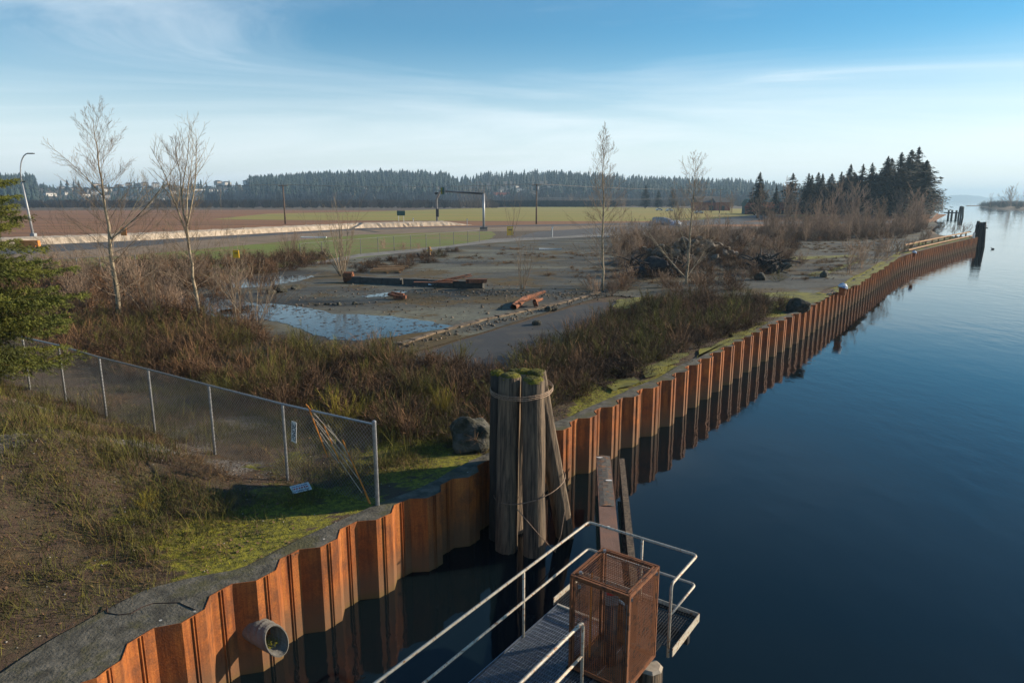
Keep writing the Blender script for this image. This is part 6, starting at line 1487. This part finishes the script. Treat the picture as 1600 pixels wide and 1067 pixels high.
# ---------------------------------------------------------------- floating beams between wall and pump platform
bd = Vector((2.12, 13.42, 0)) - Vector((2.68, 18.95, 0)); bd.normalize()
def beam(name, label, far, near, w_, h_, ztop, m_, parts=()):
    root = empty(name, ((far[0] + near[0]) / 2, (far[1] + near[1]) / 2, ztop)); tag(root, label, 'beam'); o0 = root.location.copy()
    a = Vector((far[0], far[1], ztop - h_ / 2)) - o0; b = Vector((near[0], near[1], ztop - h_ / 2)) - o0
    return root, a, b
M['beamtop'] = mat('dirty_rusty_steel_plate', (.20, .105, .07), (.13, .07, .045), 1.4, .8, 0, .008, 25, c3=(.17, .10, .075))
M['beamdirt'] = mat('guano_and_dirt', (.11, .10, .085), (.20, .10, .05), 5, .9, 0, .01, 30, c3=(.075, .075, .07))
root, a, b = beam('steel_beam', 'wide rusty flat topped steel beam lying over the water from wall to platform', (2.68, 18.95), (1.72, 9.6), .41, .34, .80, 'beamtop')
mb = MB(); mb.bar(a + Vector((0, 0, .15)), b + Vector((0, 0, .15)), .41, .035); mb.build('top_flange', M['beamtop'], root)
mb = MB(); mb.bar(a, b, .05, .27); mb.build('web', M['dark_metal'], root); mb = MB(); mb.bar(a - Vector((0, 0, .15)), b - Vector((0, 0, .15)), .41, .035); mb.build('bottom_flange', M['dark_metal'], root)
mb = MB(); n = 40; v = []; sd = bd.cross(Vector((0, 0, 1)))
e0 = a + Vector((0, 0, .171)); LL = (b - a).length
for i in range(n + 1):
    t = i / n * .36; c = e0 + (b - a) * t; hw = .195
    for s_ in (-1, -.35, .35, 1): v.append(tuple(c + sd * s_ * hw * (rnd.uniform(.85, 1.0) if abs(s_) == 1 else 1) + Vector((0, 0, 0 if abs(s_) == 1 else rnd.uniform(.004, .02)))))
mb.add(v, [(i * 4 + k, i * 4 + k + 1, i * 4 + k + 5, i * 4 + k + 4) for i in range(n) for k in range(3)]); mb.build('dirt_crust', M['beamdirt'], root)
for (t, s_, w_) in ((.02, .12, .10), (.195, -.09, .11), (.475, .02, .05)):
    mb = MB(); c = e0 + (b - a) * t + sd * s_ + Vector((0, 0, .022 if t < .4 else .004)); pts = [tuple(c + Vector((math.cos(6.283 * k / 9) * w_ * rnd.uniform(.7, 1.1), math.sin(6.283 * k / 9) * w_ * .55 * rnd.uniform(.7, 1.1), 0))) for k in range(9)]
    mb.add(pts, [tuple(range(9))]); mb.build('droppings', M['white'], root)
root, a, b = beam('timber_fender', 'long grey timber fender floating right of the rusty beam', (3.2, 18.8), (2.25, 10.9), .15, .22, .78, 'x')
mb = MB(); mb.bar(a, b, .15, .22); mb.build('timber', M['wood_old'], root)
root, a, b = beam('timber_fender', 'thin lower timber between the rusty beam and the right hand fender', (3.0, 17.4), (2.36, 12.9), .1, .16, .55, 'x')
mb = MB(); mb.bar(a, b, .10, .16); mb.build('timber', M['wood_old'], root)

# ---------------------------------------------------------------- walkway, platform, guard rails
LO = Vector((1.45, 11.94, 0)); Ld = Vector((.585, .811, 0)).normalized(); Ln = Vector((Ld.y, -Ld.x, 0))
def W(s, t, z): return LO + Ld * s + Ln * t + Vector((0, 0, z)) - WR
WR = LO.copy(); ZD = 1.0
walk = empty('steel_walkway', LO); tag(walk, 'galvanised steel walkway with open grating floor leading out to the caged pump', 'walkway')
# grating: bearing bars along the walkway
mb = MB()
for k in range(33): t = .02 + k * .0445; mb.bar(W(-9.5, t, ZD - .02), W(-1.05, t, ZD - .02), .008, .04)
o = mb.build('grating_bars', M['grate'], walk); o['kind'] = 'stuff'
mb = MB()
for k in range(84): s = -9.5 + k * .1; mb.bar(W(s, .0, ZD - .012), W(s, 1.45, ZD - .012), .009, .012)
o = mb.build('grating_cross_rods', M['grate'], walk); o['kind'] = 'stuff'
for t in (-.02, 1.47): mb = MB(); mb.bar(W(-9.5, t, ZD - .06), W(-1.05, t, ZD - .06), .012, .16); mb.build('side_channel', M['grate'], walk)
mb = MB(); mb.bar(W(-1.04, -.03, ZD - .05), W(-1.04, 1.47, ZD - .05), .04, .14); mb.build('end_channel', M['rail'], walk)
def rails(name, label, pts, zt, zm, posts, r=.024, close=None, parent=None):
    root = empty(name, LO); tag(root, label, 'guard rail')
    def rounded(pp, rad=.09):
        o = [pp[0]]
        for i in range(1, len(pp) - 1):
            a, b, c = pp[i - 1], pp[i], pp[i + 1]; u = (a - b).normalized(); w_ = (c - b).normalized()
            for k in range(5): t = k / 4; o.append((b + u * rad).lerp(b, t).lerp(b.lerp(b + w_ * rad, t), t))
        return o + [pp[-1]]
    mb = MB(); mb.tube(rounded([W(*p, zt) for p in pts] + ([W(*close, zb) for zb in (ZD - .1,)] if close else [])), r, 10); mb.build('top_rail', M['rail'], root, smooth=True)
    mb = MB(); mb.tube(rounded([W(*p, zm) for p in pts]), r * .9, 10); mb.build('mid_rail', M['rail'], root, smooth=True)
    for p in posts: mb = MB(); mb.tube([W(*p, ZD - .1), W(*p, zt - .02)], r * .95, 10); mb.build('post', M['rail'], root, smooth=True)
    return root
ga = rails('guard_rail', 'long pipe guard rail on the wall side of the walkway, turning around the platform end', [(-9.5, 0), (0, 0), (0, 2.12), (-1.1, 2.12)], 2.2, 1.65, [(-2.15, 0), (-6.6, 0), (0, 1.1)], close=(-1.1, 2.12))
gb = rails('guard_rail', 'shorter pipe guard rail on the near side of the walkway, ending at the cage', [(-9.5, 1.48), (-2.78, 1.48)], 2.2, 1.65, [(-5.0, 1.48)], close=(-2.78, 1.48))
plat = empty('pump_platform', LO); tag(plat, 'square steel grating platform carrying the rusty cage', 'platform')
WRs = WR
mb = MB()
for k in range(48): t = -.05 + k * .0465; mb.bar(W(-1.0, t, ZD + .01), W(0.05, t, ZD + .01), .007, .03)
for k in range(38): t = 1.0 + k * .026; mb.bar(W(-2.42, t, ZD + .01), W(-1.0, t, ZD + .01), .007, .03)
for k in range(14): s = -1.0 + k * .08; mb.bar(W(s, -.05, ZD + .012), W(s, 2.15, ZD + .012), .007, .012)
o = mb.build('grating', M['dark_metal'], plat); o['kind'] = 'stuff'
for (p0, p1) in [((.06, -.1), (.06, 2.2)), ((-1.02, -.12), (.06, -.12)), ((-1.12, 2.2), (.06, 2.2))]:
    mb = MB(); mb.bar(W(*p0, ZD + .02), W(*p1, ZD + .02), .012, .15); mb.build('toe_board', M['rail'], plat)
for (p0, p1) in [((-.4, -.1), (-.4, 2.2)), ((-2.0, .9), (-2.0, 2.0))]: mb = MB(); mb.bar(W(*p0, ZD - .14), W(*p1, ZD - .14), .1, .18); mb.build('cross_beam', M['dark_metal'], plat)
ph = P(1016, 1040, .92); pilehead = empty('timber_pile', (ph.x, ph.y, 0)); tag(pilehead, 'weathered pile head showing under the right corner of the cage', 'pile')
mb = MB(); noisy_pile(mb, (0, 0, -1.5), (0, 0, .90), .21, .20, 5, 8, 5, .1); mb.build('shaft', M['wood_old'], pilehead); mb = MB(); mb.tube([(0, 0, .90), (0, 0, .94)], [.205, .16], 8); mb.build('top', M['lath'], pilehead)
# cage
cage = empty('pump_cage', W(-2.38, 1.04, ZD) + LO); cage.location = W(-2.38, 1.04, ZD) + WR; tag(cage, 'rust brown wire mesh cage standing on the platform end around a pump', 'cage')
WR = cage.location.copy(); S0, S1, T0, T1 = -2.38, -1.38, 1.04, 2.0; CZ0, CZ1 = ZD + .02, 2.6
def C(s, t, z): return W(s, t, z)
cor = [(S0, T0), (S1, T0), (S1, T1), (S0, T1)]
for i, c in enumerate(cor):
    mb = MB(); mb.bar(C(*c, CZ0), C(*c, CZ1), .035, .035, up=Ln); mb.build('corner_post', M['rust'], cage)
for z in (CZ0 + .02, CZ1 - .01):
    for i in range(4): mb = MB(); mb.bar(C(*cor[i], z), C(*cor[(i + 1) % 4], z), .035, .035); mb.build('frame_bar', M['rust'], cage)
def mesh_panel(o_, u, v_, lu, lv, pitch, r, name='mesh_panel', m_='rust', inset=.05, thick=.022):
    A = []; B = []
    u = Vector(u).normalized(); v_ = Vector(v_).normalized(); n_ = u.cross(v_)
    for k in range(1, int(lu / pitch)): A.append(tuple(o_ + u * k * pitch + v_ * inset)); B.append(tuple(o_ + u * k * pitch + v_ * (lv - inset)))
    for k in range(1, int(lv / pitch)): A.append(tuple(o_ + v_ * k * pitch + u * inset + n_ * r)); B.append(tuple(o_ + v_ * k * pitch + u * (lu - inset) + n_ * r))
    mb = MB(); frusta(mb, A, B, np.full(len(A), r), np.full(len(A), r), 4); o = mb.build(name, M[m_], cage); o['kind'] = 'stuff'
    mb = MB()
    c4 = [o_ + u * inset + v_ * inset, o_ + u * (lu - inset) + v_ * inset, o_ + u * (lu - inset) + v_ * (lv - inset), o_ + u * inset + v_ * (lv - inset)]
    for i in range(4): mb.bar(c4[i], c4[(i + 1) % 4], thick, .02, up=n_)
    mb.build('panel_frame', M[m_], cage)
zh = CZ1 - CZ0; up_ = Vector((0, 0, 1)); pt = .036
mesh_panel(C(S0, T0, CZ0), Ln, up_, T1 - T0, zh, pt, .0032)
mesh_panel(C(S1, T0, CZ0), Ln, up_, T1 - T0, zh, pt, .0032)
mesh_panel(C(S0, T0, CZ0), Ld, up_, S1 - S0, zh, pt, .0032)
mesh_panel(C(S0, T1, CZ0), Ld, up_, S1 - S0, zh, pt, .0032)
mesh_panel(C(S0, T0, CZ1), Ld, Ln, S1 - S0, T1 - T0, .042, .0045)
for c in [(S0 + .07, T1, CZ1 - .09), (S1 - .07, T1, CZ1 - .09), (S0 + .07, T1, CZ0 + .12), (S0 + .1, T0 + .1, CZ1 + .02), (S1 - .1, T0 + .08, CZ1 + .02), (S0, T0 + .14, CZ1 - .14)]:
    mb = MB(); c_ = C(*c); mb.box(tuple(c_), (.045, .045, .045)); mb.build('bolt_plate', M['galv'], cage)
# pump inside
WR = LO.copy(); pb0 = W(-1.9, 1.48, ZD) + WR; pump = empty('pump', pb0); tag(pump, 'dark upright pump column with red and white head inside the mesh cage', 'pump')
mb = MB(); mb.tube([(0, 0, 0), (0, 0, 1.05)], .10, 12); mb.build('column', M['dark_metal'], pump, smooth=True)
mb = MB(); mb.box((0, 0, 1.13), (.2, .16, .16)); mb.build('head', M['galv'], pump); mb = MB(); mb.box((-.02, -.02, 1.24), (.13, .10, .05)); mb.build('red_cap', mat('red_plastic', (.5, .02, .03), None, 3, .5), pump)
mb = MB(); mb.tube([(.1, 0, 1.1), (.22, 0, 1.0), (.24, 0, .2)], .03, 8); mb.build('riser', M['galv'], pump)
mb = MB(); mb.tube([(-.3, .12, 0), (-.3, .12, 1.5)], .016, 6); mb.build('rod', M['lath_orange'], pump)
mb = MB(); mb.box((.3, .25, .6), (.3, .06, .8)); mb.build('plate', M['rust'], pump)

# ---------------------------------------------------------------- highway furniture
def street_lamp(px, py, ptop, Y, label):
    b = PY(px, py, Y); b.z = 1.7; H = PY(px, ptop, Y).z - b.z; root = empty('street_lamp', b); tag(root, label, 'street lamp')
    L = -.9
    mb = MB(); mb.tube([(0, 0, 0), (L * .35, 0, H * .35), (L * .8, 0, H * .72)], [.22, .17, .13], 10); mb.build('post', M['lamp_post'], root, smooth=True)
    pts = [(L * .8, 0, H * .72)] + [(L * .8 - .35 + 0 * k + (1.9 * (1 - math.cos(k * math.pi / 14))) * .9 + .35, 0, H * .72 + (H * .28) * math.sin(k * math.pi / 14)) for k in range(1, 8)]
    mb = MB(); mb.tube(pts, .09, 8); mb.build('arm', M['lamp_post'], root, smooth=True)
    e = pts[-1]; mb = MB(); mb.box((e[0] + .45, 0, e[2] - .02), (1.0, .38, .16), jit=.02); mb.build('lamp_head', M['dark_metal'], root)
    mb = MB(); mb.box((.0, 0, .6), (.7, .7, 1.0)); mb.build('base', M['lamp_post'], root)
    mb = MB(); mb.box((L * .55, 0, H * .68), (.9, .2, .18)); mb.build('bracket', M['dark_metal'], root); return root
street_lamp(54, 380, 240, 113, 'tall curved steel street lamp standing left beside the highway')
# gantry
g0 = P(756, 361, 1.7); g1_ = PY(683, 350, 178); g1_.z = 1.7; H1 = PY(756, 303, g0.y).z - 1.7
root = empty('sign_gantry', g0); tag(root, 'grey steel gantry spanning the highway with small signs on its far end', 'gantry'); b = g1_ - g0; b.z = 0
mb = MB(); mb.tube([(0, 0, 0), (0, 0, H1)], .27, 10); mb.build('leg', M['lamp_post'], root, smooth=True)
mb = MB(); mb.tube([b, b + Vector((0, 0, H1 * .85)), b + Vector((0, 0, H1 * 1.0)) - b * .05, b * .9 + Vector((0, 0, H1 * 1.12))], .27, 10); mb.build('leg', M['lamp_post'], root, smooth=True)
mb = MB(); mb.tube([(0, 0, H1), tuple(b * .9 + Vector((0, 0, H1 * 1.12)))], .2, 8); mb.build('beam', M['dark_metal'], root, smooth=True)
for (t, w_, h_, m_) in ((.98, 1.3, .8, 'white'), (.98, 1.1, .6, 'white'), (.86, .5, 1.6, 'field'), (.82, .5, 1.7, 'green_sign'), (.77, .5, 1.4, 'wall_grey')):
    c = b * t + Vector((0, -.5, H1 * 1.12 + (.7 if (t > .9 and w_ > 1.3) else (-.6 if t > .9 else 0)))); mb = MB(); mb.box(tuple(c), (w_, .12, h_)); mb.build('sign_panel', M[m_], root)
mb = MB(); mb.box((0, 0, .4), (1.6, 1.2, .8)); mb.build('footing', M['concrete'], root); mb = MB(); mb.box(tuple(b + Vector((.2, -.6, 3.2))), (.7, .5, 2.0)); mb.build('control_box', M['dark_metal'], root)
q = PY(627, 348.5, 190); q.z = 1.6; z1 = PY(627, 337, 190).z - q.z; z2 = PY(627, 329.5, 190).z - q.z; root = empty('road_sign', q); tag(root, 'back of a dark green road sign on two thin posts', 'road sign')
mb = MB(); mb.box((0, 0, (z1 + z2) / 2), (2.2, .1, z2 - z1)); mb.build('panel', M['green_sign'], root)
for s in (-.7, .7): mb = MB(); mb.tube([(s, .1, 0), (s, .1, z2 - .1)], .06, 6); mb.build('post', M['white'], root)
for (px, py, pt, lb) in [(863, 371, 354, 'thin white marker post beyond the back fence, right'), (730, 353, 342, 'grey marker post at the end of the gravel berm'), (646, 352, 341, 'thin pale marker post right of the green road sign'), (1181, 336, 330, 'white roadside bollard in front of the conifer grove')]:
    q = P(px, py, 1.7); h_ = PY(px, pt, q.y).z - 1.7; root = empty('marker_post', q); tag(root, lb, 'post'); mb = MB(); mb.tube([(0, 0, 0), (0, 0, h_)], .1 if px < 1000 else .5, 6); mb.build('shaft', M['white'] if px != 730 else M['lamp_post'], root); mb = MB(); mb.box((0, 0, h_ * .9), (.3, .12, .3)); mb.build('reflector', M['white'], root)
# utility poles and wires
pole_xy = []
def util_pole(px, pb_, pt, Y, label, arm=True, lamp=False):
    q = PY(px, pb_, Y); q.z = 1.6; h_ = PY(px, pt, Y).z - 1.6; root = empty('utility_pole', q); tag(root, label, 'utility pole')
    mb = MB(); mb.tube([(0, 0, 0), (0, 0, h_)], [.24, .16], 8); mb.build('pole', M['pole'], root, smooth=True)
    if arm: mb = MB(); mb.box((0, 0, h_ - .25), (2.6, .14, .16)); mb.build('crossarm', M['pole'], root)
    for s in (-1.1, 0, 1.1): mb = MB(); mb.tube([(s, 0, h_ - .17), (s, 0, h_ + .1)], .07, 6); mb.build('insulator', M['wall_grey'], root)
    if lamp:
        mb = MB(); mb.tube([(0, 0, h_ - 2.0), (1.5, 0, h_ - 1.1), (3.0, 0, h_ - .7)], .07, 6); mb.build('lamp_arm', M['lamp_post'], root); mb = MB(); mb.box((3.4, 0, h_ - .75), (.9, .3, .2)); mb.build('lamp_head', M['white'], root); mb = MB(); mb.tube([(.3, -.2, h_ - 1.6), (.3, -.2, h_ - .6)], .25, 8); mb.build('transformer', M['lamp_post'], root)
    pole_xy.append((q, h_)); return root
util_pole(54, 352, 290, 188, 'wooden utility pole half hidden behind the street lamp') if False else pole_xy.append((Vector((-215, 188, 1.6)), 10.6))
util_pole(446, 350.5, 289, 188, 'wooden utility pole with short crossarm beyond the gravel berm', True)
util_pole(838, 351.0, 288, 188, 'wooden utility pole with lamp arm and transformer right of the gantry', True, True)
util_pole(1111, 333, 296, 360, 'left one of two distant utility poles behind the red brick house')
util_pole(1124, 333, 296, 345, 'right one of two distant utility poles behind the red brick house')
for i in range(len(pole_xy) - 2):
    (a, ha), (b, hb) = pole_xy[i], pole_xy[i + 1]; root = empty('overhead_wire', a); tag(root, ['overhead wires left of the first utility pole', 'overhead wires between the two roadside utility poles', 'overhead wires right of the pole with the lamp arm'][i], 'wire')
    for (s, dz) in ((-1.1, 0), (1.1, 0), (0, -3.6), (0, -4.0)):
        pts = []
        for k in range(17):
            t = k / 16; p = a.lerp(b, t) - a; pts.append((p.x + s, p.y, ha + (hb - ha) * t + .1 + dz - 4 * .7 * t * (1 - t) * (1.6 if i == 0 else 1)))
        mb = MB(); mb.tube(pts, .028, 4); mb.build('wire', M['wire'], root)
# vehicles far away
def car(px, py, Y, label, rz=0, L=4.4):
    q = PY(px, py, Y); q.z = 1.78; root = empty('parked_car', q, rz); tag(root, label, 'car')
    prof = [(-2.2, .35), (-2.2, .85), (-1.5, .95), (-.9, 1.4), (.8, 1.42), (1.4, .95), (2.1, .85), (2.2, .4)]
    mb = MB(); v = [(x_1 * L / 4.4, s, z) for s in (-.85, .85) for x_1, z in prof]; n = len(prof); mb.add(v, [tuple(range(n)), tuple(range(n, 2 * n))[::-1]] + [(i, (i + 1) % n, n + (i + 1) % n, n + i) for i in range(n)]); mb.build('body', M['carpaint'], root)
    mb = MB(); mb.box((-.05, 0, 1.17), (1.7, 1.74, .34)); mb.build('window', M['glass'], root)
    for sx in (-1.35, 1.35):
        for sy in (-.8, .8): mb = MB(); mb.tube([(sx, sy - .1, .33), (sx, sy + .1, .33)], .33, 10); mb.build('wheel', M['tyre'], root)
car(1030, 326.5, 420, 'white car on the far road left of the pale yard tree'); car(1046, 326.5, 400, 'second pale car on the far road, right of the first', .2); car(1092, 331, 330, 'small pale car on the road before the brick houses', .1)
# birds on the river
for (px, py, lb) in [(1542, 356.5, 'small dark water bird swimming beyond the wall corner'), (1551, 389.5, 'dark water bird nearer on the river than the other')]:
    q = P(px, py, 0); root = empty('water_bird', q, rnd.uniform(0, 6)); tag(root, lb, 'bird')
    mb = MB(); mb.tube([(-.26, 0, .10), (-.2, 0, .08), (0, 0, .09), (.16, 0, .10), (.22, 0, .12)], [.02, .08, .12, .08, .03], 8); mb.build('body', M['duck'], root, smooth=True)
    mb = MB(); mb.tube([(.15, 0, .12), (.2, 0, .22), (.26, 0, .24), (.34, 0, .225)], [.045, .04, .05, .012], 7); mb.build('head', M['duck'], root, smooth=True)

# ---------------------------------------------------------------- air
hz = MB(); hz.box((1500, 4400, 60), (24000, 9600, 140))
m = bpy.data.materials.new('haze_air'); m.use_nodes = True; m.node_tree.nodes.clear()
pv = m.node_tree.nodes.new('ShaderNodeVolumePrincipled'); ou = m.node_tree.nodes.new('ShaderNodeOutputMaterial'); m.node_tree.links.new(pv.outputs[0], ou.inputs['Volume'])
pv.inputs['Color'].default_value = (.50, .76, 1.0, 1); pv.inputs['Density'].default_value = .00021; pv.inputs['Anisotropy'].default_value = .2
o = hz.build('haze', m); tag(o, kind='stuff')
